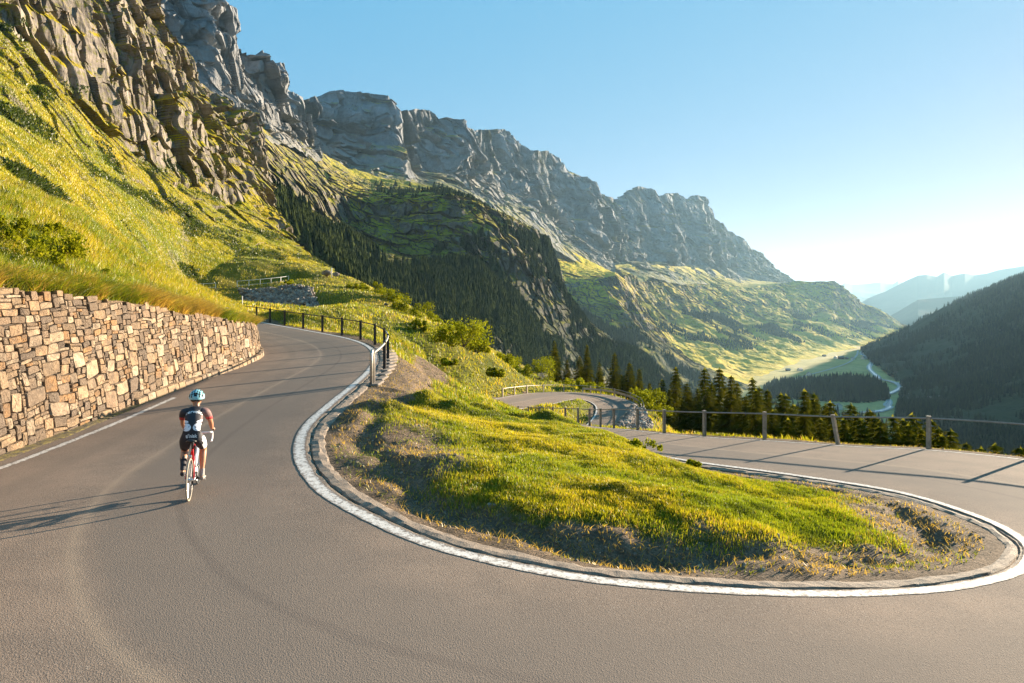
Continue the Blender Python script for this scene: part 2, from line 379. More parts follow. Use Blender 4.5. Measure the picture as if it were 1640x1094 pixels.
# far ridges
def far_ridge(name, pts, y, base_v, seed, mat):
    sheet(name, [[(u, base_v, y*.72) for u, v in pts], [(u, v, y) for u, v in pts]], 360, [50], mat=mat, back=(3, y*.2, y*.05),
      disp=mkcrag([.1, .04], g=[.5, .05], L=y*.05, A=y*.003, dirv=(-.2, -1, 0), seed=seed, gA=y*.010, gL=y*.05), woods=[1, 1])
far_ridge('near_blue_ridge', [(1300,600),(1380,560),(1400,520),(1440,498),(1470,480),(1530,475),(1600,470),(1700,455),(1800,430),(2200,380)], 7500, 560, 81, M_WOOD)
far_ridge('distant_ridge', [(1300,520),(1360,497),(1390,478),(1420,466),(1450,450),(1470,441),(1485,440),(1500,443),(1512,436),(1525,442),(1545,438),(1560,441),(1580,438),(1600,432),(1640,426),(1700,420),(1800,400),(2000,390)], 12000, 520, 83, M_WOOD)
far_ridge('farthest_mountains', [(1200,470),(1320,470),(1345,460),(1352,453),(1365,456),(1385,455),(1410,452),(1430,455),(1438,450),(1450,454),(1500,460),(1700,470)], 19000, 505, 87, M_WOOD)
# valley floor
def flat_sheet(name, ring_u, ys, z, mat, amp=1.5):
    nu, ny = 500, 260
    U = np.linspace(ring_u[0], ring_u[1], nu); Y = np.exp(np.linspace(math.log(ys[0]), math.log(ys[1]), ny))
    YY, UU = np.meshgrid(Y, U, indexing='ij')
    P = np.column_stack([((UU-820)/F*YY).ravel(), YY.ravel(), np.full(YY.size, z)])
    P[:, 2] += fbm(P/130, 4, 5)*amp
    o = mesh_np(name, P, grid_faces(ny, nu), mat, smooth=True, attrs={'rocky': np.zeros(len(P)), 'scree': np.zeros(len(P)), 'woods': np.zeros(len(P))})
    tag(o, kind='structure'); return o
flat_sheet('valley_floor', (700, 1700), (900, 9000), -250.0, M_VAL)
# one ground sheet to the horizon under everything
gp = bpy.data.meshes.new('ground')
S_ = 26000
gp.from_pydata([(-S_, -S_, -300), (S_, -S_, -300), (S_, S_*1.0, -300), (-S_, S_*1.0, -300)], [], [(0, 1, 2, 3)]); gp.materials.append(M_WOOD)
tag(link(bpy.data.objects.new('ground', gp)), kind='structure')
# ------------------------------------------------------------------ the pass road (world metres, eye level z = 0)
def catmull(P, n):
    P = np.asarray(P, float); P = np.vstack([2*P[0]-P[1], P, 2*P[-1]-P[-2]])
    out = []
    for i in range(1, len(P)-2):
        t = np.linspace(0, 1, n, endpoint=False)[:, None]
        a, b, c, d = P[i-1], P[i], P[i+1], P[i+2]
        out.append(.5*((2*b)+(-a+c)*t+(2*a-5*b+4*c-d)*t*t+(-a+3*b-3*c+d)*t**3))
    out.append(P[-2][None]); return np.vstack(out)
# rows: inner edge x,y,z  outer edge x,y,z ; going uphill
RD = [
 (-5.5,53.5,-9.2, 0,55,-9.55), (-4.4,49,-8.6, 1.2,51,-8.95), (-3.0,44.8,-8.0, 2.6,46.5,-8.3), (-1.7,40.6,-7.4, 3.6,42.5,-7.7), (-.7,36.8,-6.9, 4.2,39,-7.2), (0.6,31.5,-6.35, 4.8,34,-6.4), (1.9,27.6,-5.75, 5.6,31.3,-5.98), (3.1,24.6,-5.3, 6.5,28.1,-5.54),
 (4.5,21.8,-4.98, 7.8,25.6,-5.18), (5.44,19.8,-4.75, 9.3,23.9,-4.95), (7.0,17.4,-4.47, 11.0,22.0,-4.72), (8.3,14.9,-4.2, 12.7,20.2,-4.47), (8.35,12.4,-3.93, 14.3,17.6,-4.25),
 (7.9,10.7,-3.76, 15.4,14.0,-4.0), (7.2,9.65,-3.65, 15.3,10.0,-3.8), (6.3,8.85,-3.55, 13.8,6.4,-3.6), (5.1,8.3,-3.48, 11.6,3.6,-3.45), (3.87,7.99,-3.4, 9.0,1.6,-3.3), (2.6,7.84,-3.31, 6,.4,-3.15),
 (1.29,7.86,-3.22, 2.8,-.2,-3.05), (.22,8.1,-3.15, -.2,0,-2.98), (-.95,8.68,-3.08, -3.3,1.0,-2.95), (-1.93,9.6,-3.03, -6.2,3.2,-2.97), (-2.87,10.8,-3.0, -8.4,6.6,-3.0), (-3.6,12.2,-2.95, -9.4,9.8,-3.02),
 (-4.1,13.6,-2.88, -9.6,12.8,-2.99), (-4.42,15.2,-2.79, -9.55,15.8,-2.82), (-4.52,17.4,-2.67, -9.65,18.9,-2.65), (-4.6,20.8,-2.51, -9.8,22.4,-2.53), (-4.85,24,-2.4, -9.95,25.6,-2.44),
 (-5.45,27.7,-2.28, -10.5,28.8,-2.36), (-6.65,31.8,-2.14, -12.0,32.2,-2.25), (-8.66,36.0,-2.02, -14.2,35.4,-2.1), (-12.1,40.9,-1.86, -17.2,38.9,-1.9), (-15.6,45.2,-1.66, -20.6,42.6,-1.72), (-19.9,50.8,-1.42, -25,48,-1.5), (-27,58.5,-.95, -31,54.5,-1.0), (-36,66,-.3, -39.5,61.5,-.35)]
RD = np.array(RD, float)
EI = catmull(RD[:, :3], 14); EO = catmull(RD[:, 3:], 14)
# lower hairpin seen behind the grassy knoll
LW = np.array([(-5.5,53.5,-9.2, 0,55,-9.55), (-5.3,61,-9.9, .0,61.5,-10.1), (-3.6,69,-10.4, 1.2,66.5,-10.6), (-.8,76.5,-10.9, 3.6,71.5,-11.1), (2.6,84,-11.5, 6.2,77.0,-11.4), (7.5,88.5,-12.0, 7.8,80.2,-11.7), (12.3,87,-12.2, 9.0,80.0,-11.95),
  (14.6,81,-12.35, 9.4,77.2,-12.1), (13.9,74,-12.5, 8.8,73.2,-12.35), (11.9,67,-12.65, 7.5,68.8,-12.55), (9.6,60.5,-12.9, 5.6,63.5,-12.85),(9.5,56,-13.3, 5.5,55,-13.3), (13.5,50,-13.9, 10,46.5,-13.9), (21,44,-14.8, 18.5,40,-14.8), (33,36,-16.2, 31,31.5,-16.2)], float)
LI = catmull(LW[:, :3], 12); LO = catmull(LW[:, 3:], 12)
# upper road carried by the rubble wall
UP = np.array([(-70,112,.7, -72,117,.8), (-62,113.5,1.0, -62,118.5,1.1), (-55,114.5,1.55, -55,119.5,1.65), (-48,119,2.2, -49,124,2.3), (-42.5,124,3.0, -44,129,3.1), (-40.3,129.5,3.8, -42.5,133,3.8)], float)
UI = catmull(UP[:, :3], 8); UO = catmull(UP[:, 3:], 8)

# ------------------------------------------------------------------ near ground: thin plate spline through surveyed points
CP = [(16.5,25,-8.5),(22,30,-13.5),(10,33,-9.5),(14,40,-13),(21,50,-18),(30,40,-21),(40,60,-30),(60,90,-48),(30,78,-25),(17.5,60,-17),(22,78,-19),(19,92,-17),(6,106,-13.5),(30,112,-32),(80,140,-66),(19,19,-8),(26,15,-13),(40,20,-24),(20,10,-6),(30,0,-9),
 (60,30,-38),(90,60,-60),(120,140,-90),(16,4,-4.2),(10,-3,-3.6),(0,-5,-3.2),(-9,-2,-3),(-14,4,-2.9),
 (1.2,13.2,-3.06),(3.6,12.0,-3.32),(-.8,13.0,-2.93),(-2.0,15.2,-2.92),(.2,17,-3.4),(-2,19,-3.1),(-3.2,22,-2.85),(-1,23,-4.0),(7.1,11.6,-3.80),
 (-3.6,27,-3.0),(-4.2,33,-2.95),(-6.6,40,-2.95),(-8.5,50,-3.9),(-8,60,-4.9),(-6,76,-6.8),(-3.95,36,-4.4),(-2.6,30,-4.2),(1.0,24,-4.12),(1.6,21.5,-3.78),(2.0,20,-3.70),(2.37,18.5,-3.6),(2.8,17,-3.45),(3.5,15.6,-3.62),(4.0,14.6,-3.68),(5.6,13.0,-3.70),(6.4,12.4,-3.74),(6.3,14.6,-4.10),(4.5,17.3,-4.42),(7.0,13.0,-3.98),(5.2,15.8,-4.2),(3.2,17.5,-3.95),(-.5,30,-4.55),(.25,27,-4.4),(-.2,32,-5.0),(-38,96,-2.2),(-30,96,-2.2),(-44,97,-1.6),(-35,103,-1.4),(-32,110,1.3),(-41,108,.2),(-1,36,-5.35),(-4.8,42,-5.6),(-7.4,48,-6.6),(-9,62,-6.6),(-4,85,-5.5),
 (-15.6,95,-1.8),(-25,105,.9),(-35.8,135,5.1),(-9.9,90,-3.6),(-17.8,75,-1.5),(-11,55,-2.3),(-22,75,-1.4),(-33,112,1.4),(-40,112,1.2),(-46,108,.3),(1,88,-10.2),(-53,104,-.4),(-62,104,-.3),(-24,62,-1.3),(-33,80,-.6),(-45,88,.0),
 (-70,130,5),(-52,132,5.2),(-80,100,1),(-30,150,2),(-20,140,-4),(-5,125,-9),(2,112,-11.5),(10,130,-20),(-10,108,-5),(-3,98,-8),(4,96,-11.5),(12,96,-13.5),(-55,125,3),(-33,128,3.6),(-28,120,2.0),(5,72,-10.6),(6,66,-11.2),(3.9,68,-10.3),(1,92,-10.5)]
def edge_pts(E, k): return [tuple(p) for p in E[::k]]
CPs = np.array(CP+edge_pts(EI, 16)+edge_pts(EO, 16)+edge_pts(LI, 18)+edge_pts(LO, 18)+edge_pts(UI, 16)+edge_pts(UO, 16), float)
def tps_fit(C):
    xy = C[:, :2]/50.0; n = len(C)
    d2 = ((xy[:, None]-xy[None])**2).sum(-1)
    K = .5*d2*np.log(d2+1e-12)+np.eye(n)*2e-4
    Pm = np.column_stack([np.ones(n), xy]); A = np.zeros((n+3, n+3)); A[:n, :n] = K; A[:n, n:] = Pm; A[n:, :n] = Pm.T
    w = np.linalg.solve(A, np.concatenate([C[:, 2], np.zeros(3)])); return xy, w
_v = EI[14*8:14*27:9]-EO[14*8:14*27:9]; _v /= np.linalg.norm(_v[:, :2], axis=1)[:, None]
_ip = EI[14*8:14*27:9]+_v*np.array([1.3, 1.3, 0]); _ip[:, 2] = EI[14*8:14*27:9, 2]+np.where(_ip[:, 0] < -.5, .10, np.where(_ip[:, 0] > 4.6, .05, .14))
_ip = _ip[_ip[:, 1] < 17]
CPs = np.vstack([CPs, _ip])
TXY, TW = tps_fit(CPs)
def tps(x, y):
    q = np.column_stack([x, y])/50.0; out = np.empty(len(q))
    for i in range(0, len(q), 20000):
        s = q[i:i+20000]; d2 = ((s[:, None]-TXY[None])**2).sum(-1)
        out[i:i+20000] = (.5*d2*np.log(d2+1e-12))@TW[:-3]+TW[-3]+s@TW[-2:]
    return out
def poly_near(q, E):
    """distance to a polyline and the height of its nearest point"""
    best = np.full(len(q), 1e18); z = np.zeros(len(q))
    A, B = E[:-1], E[1:]; AB = B[:, :2]-A[:, :2]; L2 = (AB**2).sum(1)
    for i in range(0, len(q), 8000):
        s = q[i:i+8000]
        t = np.clip(((s[:, None]-A[None, :, :2])*AB[None]).sum(-1)/L2[None], 0, 1)
        dx = s[:, 0:1]-(A[None, :, 0]+AB[None, :, 0]*t); dy = s[:, 1:2]-(A[None, :, 1]+AB[None, :, 1]*t)
        d2 = dx*dx+dy*dy; k = d2.argmin(1); r = np.arange(len(s))
        best[i:i+8000] = d2[r, k]; z[i:i+8000] = A[k, 2]+(B[k, 2]-A[k, 2])*t[r, k]
    return np.sqrt(best), z
def in_poly(q, Pg):
    ins = np.zeros(len(q), bool); n = len(Pg)
    for i in range(n):
        x1, y1 = Pg[i]; x2, y2 = Pg[(i+1) % n]
        if y1 == y2: continue
        c = (y1 > q[:, 1]) != (y2 > q[:, 1])
        ins ^= c & (q[:, 0] < (x2-x1)*(q[:, 1]-y1)/(y2-y1)+x1)
    return ins
def seg_dist(x, y, A, B):
    """distance outside the ribbon between edges A and B (0 inside), its height there, side (0 beyond A, .5 inside, 1 beyond B)"""
    q = np.column_stack([x, y]).astype(np.float64)
    d = np.full(len(q), 99.0); z = np.zeros(len(q)); s = np.full(len(q), .5)
    allp = np.vstack([A, B]); lo, hi = allp[:, :2].min(0)-8, allp[:, :2].max(0)+8
    m = ((q >= lo) & (q <= hi)).all(1)
    if not m.any(): return d, z, s
    Q = q[m]; A2, B2 = A[::3], B[::3]
    if (A2[-1] != A[-1]).any(): A2 = np.vstack([A2, A[-1:]]); B2 = np.vstack([B2, B[-1:]])
    dA, zA = poly_near(Q, A2); dB, zB = poly_near(Q, B2)
    ins = in_poly(Q, np.vstack([A2[:, :2], B2[::-1, :2]]))
    d[m] = np.where(ins, 0, np.minimum(dA, dB))
    z[m] = np.where(ins, (zA*dB+zB*dA)/(dA+dB+1e-9), np.where(dA < dB, zA, zB))
    s[m] = np.where(ins, .5, np.where(dA < dB, 0., 1.))
    return d, z, s
def island_mask(x, y):
    return None
def ground_z(x, y, detail=True):
    x = np.asarray(x, float); y = np.asarray(y, float)
    z = tps(x, y)
    P = np.column_stack([x, y, np.zeros(len(x))])
    if detail:
        far = sstep(25, 80, y)
        z = z+fbm(P/1.6, 4, 101)*.16+fbm(P/.45, 3, 103)*.05*(1-far)+fbm(P/7, 4, 105)*(.28+.45*far)
        z = z+ridged(P/np.array([9, 9, 9]), 4, 109)*.4*far
    for hx, hy, sx, sy, hh in ((-2.3, 19.6, 1.3, .55, .42), (-1.0, 20.4, .9, .5, .30), (-3.3, 17.4, .8, .4, .22), (1.3, 22.0, .9, .5, .28), (-1.2, 12.6, 1.1, .5, .16), (2.6, 11.0, 1.6, .5, .12)):
        z = z+hh*np.exp(-((x-hx)/sx)**2-((y-hy)/sy)**2)*(1+.5*fbm(P/.5, 3, 131))
    for A, B, verge in ((EI, EO, .45), (LI, LO, .4), (UI, UO, .4)):
        d, zr, s = seg_dist(x, y, A, B)
        wid = np.where((s < .3) & (A is EI) & ((y < 20) | (x > -3)), .8, 2.2)
        w = 1-sstep(verge*.6, verge*.6+wid, d)
        # the bank of the island stands up steeply behind a flat dirt verge
        z = np.where(d < 30, z*(1-w)+(zr-.03)*w, z)
        if A is EI: z = z-np.where((s < .3) & (y < 17), .13, 0)*np.exp(-((d-1.15-.3*fbm(P/2, 2, 133))/.30)**2)
        z = np.where(d <= .05, np.minimum(z, zr-.10), z)
    return z
def near_ground():
    nu, ny = 760, 620
    U = np.linspace(-350, 2500, nu); Y = np.exp(np.linspace(math.log(4.2), math.log(190), ny))
    YY, UU = np.meshgrid(Y, U, indexing='ij'); x = ((UU-820)/F*YY).ravel(); y = YY.ravel()
    z = ground_z(x, y)
    # keep clear of the hill to the left of the road: it is its own sheet
    d, zr, s = seg_dist(x, y, EI, EO)
    z = np.where((s > 1) & (x < -7) & (y < 40), np.minimum(z, zr-.3), z)
    return x, y, z, ny, nu
def ground_mat():
    m, nt, b = new_mat('grassy_ground')
    P = coords(nt)
    n1 = noise(nt, P, .35, 5, .6); n2 = noise(nt, P, 3.0, 6, .65); n3 = noise(nt, P, 22, 5, .7); n4 = noise(nt, P, .06, 4, .5)
    g = mix(nt, ramp(nt, n1, [(.35, 0.), (.65, 1.)]), (.095, .11, .010), (.19, .165, .012))
    g = mix(nt, ramp(nt, n2, [(.40, .8), (.58, 0.)]), g, (.05, .055, .010))
    g = mix(nt, ramp(nt, n4, [(.42, 0.), (.66, .8)]), g, (.24, .17, .025))
    d = mix(nt, ramp(nt, n2, [(.3, 0.), (.7, 1.)]), (.10, .07, .045), (.29, .205, .135))
    d = mix(nt, ramp(nt, n3, [(.42, .7), (.56, 0.)]), d, (.07, .055, .04))
    f = mth(nt, 'ADD', attr(nt, 'dirt'), mth(nt, 'MULTIPLY', mth(nt, 'SUBTRACT', n2, .5), .9))
    c = mix(nt, ramp(nt, f, [(.40, 0.), (.55, 1.)]), g, d)
    nt.links.new(c, b.inputs['Base Color']); b.inputs['Roughness'].default_value = .95; b.inputs['Specular IOR Level'].default_value = .1
    h = mth(nt, 'ADD', n2, mth(nt, 'MULTIPLY', n3, .5)); bump(nt, h, 1., .12, b)
    return m
M_GROUND = ground_mat()
GX, GY, GZ, _ny, _nu = near_ground()
_d, _zr, _s = seg_dist(GX, GY, EI, EO)
_dl, _, _ = seg_dist(GX, GY, LI, LO); _du, _, _ = seg_dist(GX, GY, UI, UO)
def dirt_at(x, y, d, s):
    P = np.column_stack([x, y, np.zeros(len(x))])
    a = 1-sstep(.5, 1.3+1.5*((s < .3) & (y < 20)), d+fbm(P/1.3, 3, 7)*.6)
    path = np.exp(-(((x+3.6-(y-22)*-.02)/.9)**2))*sstep(17, 20, y)*(1-sstep(33, 37, y))   # worn bank beside the railing end
    a2 = np.exp(-((x+2.5)/2.0)**2-((y-12.8)/3.6)**2)*.95     # bare soil at the nose of the island
    a3 = np.exp(-(((x-7.3)/1.5)**2+((y-11.3)/2.4)**2)**1.5)*1.1
    return np.clip(np.maximum.reduce([a, path*1.0, a2, a3]), 0, 1)
DIRT = dirt_at(GX, GY, np.minimum(np.minimum(_d, _dl+.5), _du+.5), _s)
tag(mesh_np('grassy_slope', np.column_stack([GX, GY, GZ]), grid_faces(_ny, _nu), M_GROUND, smooth=True, attrs={'dirt': DIRT}), kind='structure')

# ------------------------------------------------------------------ asphalt
def asphalt_mat():
    m, nt, b = new_mat('asphalt')
    P = coords(nt)
    n0 = noise(nt, P, .25, 4, .5); n1 = noise(nt, P, 1.3, 5, .6); n2 = noise(nt, P, 55, 4, .75)
    vo = nd(nt, 'ShaderNodeTexVoronoi'); vo.inputs['Scale'].default_value = 75; nt.links.new(P, vo.inputs['Vector'])
    c = mix(nt, ramp(nt, n0, [(.35, 0.), (.65, 1.)]), (.21, .158, .122), (.29, .212, .158))
    c = mix(nt, ramp(nt, n1, [(.38, .5), (.6, 0.)]), c, (.165, .13, .105))
    c = mix(nt, ramp(nt, n2, [(.34, .9), (.47, 0.)]), c, (.04, .034, .03))
    c = mix(nt, ramp(nt, vo.outputs['Color'], [(.72, 0.), (.95, .55)]), c, (.38, .31, .25))
    # tyre polished lanes and a seam between two lays, following the road
    lat = attr(nt, 'lat')
    wob = mth(nt, 'ADD', lat, mth(nt, 'MULTIPLY', mth(nt, 'SUBTRACT', n1, .5), .02))
    seam = ramp(nt, wob, [(.465, 0.), (.49, 1.), (.505, .2), (.54, 0.)])
    c = mix(nt, mth(nt, 'MULTIPLY', seam, .55), c, (.33, .25, .18))
    inner = ramp(nt, wob, [(.08, 0.), (.2, .65), (.44, .8), (.49, 0.)])
    c = mix(nt, inner, c, (.18, .145, .118))
    inner2 = ramp(nt, wob, [(.55, 0.), (.65, .3), (.85, .3), (.93, 0.)])
    c = mix(nt, inner2, c, (.26, .19, .14))
    tm = ramp(nt, wob, [(.300, 0.), (.306, .5), (.318, .5), (.324, 0.)]); c = mix(nt, mth(nt, 'MULTIPLY', tm, n0), c, (.10, .08, .07))
    tm2 = ramp(nt, wob, [(.70, 0.), (.72, .35), (.76, .35), (.78, 0.)]); c = mix(nt, mth(nt, 'MULTIPLY', tm2, n1), c, (.13, .105, .085))
    crk = nd(nt, 'ShaderNodeTexVoronoi', feature='DISTANCE_TO_EDGE'); crk.inputs['Scale'].default_value = .33
    wv = nd(nt, 'ShaderNodeVectorMath', operation='ADD'); nt.links.new(P, wv.inputs[0])
    nn = nd(nt, 'ShaderNodeTexNoise'); nn.inputs['Scale'].default_value = 1.6; nn.inputs['Detail'].default_value = 6; nt.links.new(P, nn.inputs['Vector'])
    nt.links.new(nn.outputs['Color'], wv.inputs[1]); nt.links.new(wv.outputs[0], crk.inputs['Vector'])
    cl = ramp(nt, crk.outputs['Distance'], [(0.0, 1.), (.006, 0.)])
    cm = mth(nt, 'MULTIPLY', cl, ramp(nt, n0, [(.60, 0.), (.66, .6)]))
    c = mix(nt, cm, c, (.035, .03, .028))
    nt.links.new(c, b.inputs['Base Color']); b.inputs['Roughness'].default_value = .95; b.inputs['Specular IOR Level'].default_value = .08
    h = mth(nt, 'ADD', mth(nt, 'MULTIPLY', n2, 1.0), mth(nt, 'MULTIPLY', vo.outputs['Distance'], .8))
    bump(nt, h, .7, .0045, b)
    return m
M_ASPH = asphalt_mat()
def ribbon(name, A, B, mat, nseg, lift=0, t0=0., t1=1.):
    T = np.linspace(t0, t1, nseg+1)
    P = (A[:, None]*(1-T[None, :, None])+B[:, None]*T[None, :, None])
    P = P+np.array([0, 0, lift]); n, k = P.shape[:2]
    f = grid_faces(n, k)
    o = mesh_np(name, P.reshape(-1, 3), f, mat, smooth=True, attrs={'lat': np.tile(T, n)})
    tag(o, kind='structure'); return o
ribbon('road', EI, EO, M_ASPH, 16)
ribbon('lower_road', LI, LO, M_ASPH, 8, -.012)
ribbon('upper_road', UI, UO, M_ASPH, 4)
def paint_mat():
    m, nt, b = new_mat('worn_white_road_paint')
    P = coords(nt)
    n1 = noise(nt, P, 14, 6, .75); n2 = noise(nt, P, 60, 3, .7)
    s = mth(nt, 'ADD', n1, mth(nt, 'MULTIPLY', n2, .35))
    edge = attr(nt, 'edge')
    s = mth(nt, 'ADD', s, mth(nt, 'MULTIPLY', edge, .16))
    c = ramp(nt, s, [(.52, (.72, .67, .61)), (.70, (.6, .55, .49)), (.80, (.2, .16, .13))])
    nt.links.new(c, b.inputs['Base Color']); b.inputs['Roughness'].default_value = .7
    bump(nt, n2, .6, .004, b)
    return m
M_PAINT = paint_mat()
def offset_curve(E, O, d):
    """curve at lateral distance d (metres) from edge E towards O"""
    v = O-E; L = np.linalg.norm(v[:, :2], axis=1)[:, None]
    return E+v*(d/L)
def line_strip(name, E, O, d0, d1, i0=0, i1=None, lift=.006):
    sl = slice(i0, i1)
    A = catmull(offset_curve(E[sl], O[sl], d0)[::2], 5); B = catmull(offset_curve(E[sl], O[sl], d1)[::2], 5)
    n = len(A); P0 = A.copy(); P1 = B.copy()
    q = np.column_stack([A[:, 0], A[:, 1], np.zeros(n)])
    w = fbm(q/.12, 3, 5)[:, None]*.012; w2 = fbm(q/.15, 3, 9)[:, None]*.014
    dr = (B-A)/np.linalg.norm(B-A, axis=1)[:, None]
    T = np.linspace(0, 1, 7)
    P = (P0+dr*w)[:, None]*(1-T[None, :, None])+(P1+dr*w2)[:, None]*T[None, :, None]+np.array([0, 0, lift])
    o = mesh_np(name, P.reshape(-1, 3), grid_faces(n, 7), M_PAINT, smooth=True, attrs={'edge': np.tile(np.abs(T-.5)*2, n)**3})
    tag(o, kind='structure'); return o
line_strip('inner_edge_line', EI, EO, .02, .24, 14*7, None)
line_strip('outer_edge_line', EO, EI, .42, .58, 14*21+9, 14*27)
line_strip('far_edge_line', EO, EI, .05, .15, 0, 14*14)
line_strip('lower_edge_line', LO, LI, .05, .25, 20, 12*11)
line_strip('lower_outer_line', LI, LO, .05, .2, 20, 12*11)
# concrete channel and broken asphalt lip along the inside of the bend
def kerb_strip():
    Ei = EI[14*8:14*31]; Eo = EO[14*8:14*31]
    A = catmull(offset_curve(Ei, Eo, .02)[::2], 6); B = catmull(offset_curve(Ei, Eo, -.42)[::2], 6)
    n = len(A); q = np.column_stack([A[:, 0], A[:, 1], np.zeros(n)])
    prof = [(0, -.008), (.16, -.012), (.2, -.035), (.26, -.035), (.31, -.004), (.55, .004), (.80, -.01), (.9, -.03), (1., -.10)]
    P = []
    for t, h in prof:
        hh = h+fbm(q/.25+t*9, 3, 3)*.018*(1 if t > .1 else 0)
        tt = t+fbm(q/.5+t*5, 4, 13)*.16*(1 if t > .28 else .2)
        P.append(A*(1-tt)[:, None]+B*tt[:, None]+np.column_stack([np.zeros(n), np.zeros(n), hh]))
    P = np.stack(P, 1)
    m, nt, b = new_mat('old_concrete_channel'); G = coords(nt)
    n1 = noise(nt, G, 6, 6, .7); n2 = noise(nt, G, 45, 4, .7)
    c = ramp(nt, mth(nt, 'ADD', n1, mth(nt, 'MULTIPLY', n2, .3)), [(.45, (.10, .078, .06)), (.62, (.22, .165, .12)), (.85, (.30, .23, .17))])
    nt.links.new(c, b.inputs['Base Color']); b.inputs['Roughness'].default_value = .9; bump(nt, n2, .8, .02, b)
    tag(mesh_np('kerb', P.reshape(-1, 3), grid_faces(n, len(prof))[:, ::-1], m, smooth=False), kind='structure')
kerb_strip()
# ------------------------------------------------------------------ bank and dry stone wall beside the road
WC = EO[14*22:14*35]                        # foot of the wall follows the road's outer edge
_seg = np.linalg.norm(np.diff(WC, axis=0), axis=1); WS = np.concatenate([[0], np.cumsum(_seg)])
_tan = np.gradient(WC, axis=0); _tan /= np.linalg.norm(_tan[:, :2], axis=1)[:, None]
WN = np.column_stack([-_tan[:, 1], _tan[:, 0], np.zeros(len(WC))])     # pointing away from the road (left of travel)
def wall_h(y_or_z): return np.interp(y_or_z, [2, 9, 12.8, 16.7, 20, 22.8, 27.6, 30, 34, 40], [3.95, 3.85, 3.45, 2.74, 2.25, 1.95, 1.42, 1.15, .7, .1])
def at_wall(s, h, out=0.0):
    """point on the wall's face: s metres along, h metres up, out metres in front of it"""
    c = np.column_stack([np.interp(s, WS, WC[:, k]) for k in range(3)]); n = np.column_stack([np.interp(s, WS, WN[:, k]) for k in range(3)])
    return c+n*(.10+h*.14-out)[:, None]+np.column_stack([np.zeros(len(s)), np.zeros(len(s)), h-.06])
def wall_top(s):
    y = np.interp(s, WS, WC[:, 1])
    return wall_h(y)+.14*fbm(np.column_stack([s/1.7, s*0, s*0]), 3, 41)
def stone_mat(name, base_dark=1.0):
    m, nt, b = new_mat(name)
    P = coords(nt); col = attr(nt, 'tint', 'Color')
    n1 = noise(nt, P, 5, 6, .65); n2 = noise(nt, P, 30, 5, .7)
    c = mix(nt, ramp(nt, n1, [(.35, .75), (.62, 0.)]), col, (.10, .075, .055))
    c = mix(nt, ramp(nt, n2, [(.56, 0.), (.7, .35)]), c, (.55, .45, .34))
    c = mix(nt, ramp(nt, n2, [(.3, .7), (.44, 0.)]), c, (.07, .05, .04))
    nt.links.new(c, b.inputs['Base Color']); b.inputs['Roughness'].default_value = .9; b.inputs['Specular IOR Level'].default_value = .2
    bump(nt, mth(nt, 'ADD', n1, mth(nt, 'MULTIPLY', n2, .6)), 1.0, .045, b)
    return m
M_STONE = stone_mat('rough_wall_stone')
STONE_COLS = np.array([(.34,.23,.14),(.38,.27,.17),(.26,.18,.12),(.19,.14,.10),(.42,.31,.21),(.33,.19,.09),(.15,.115,.09),(.33,.25,.18),(.46,.36,.26),(.24,.17,.11)])*np.array([.80, .78, .74])
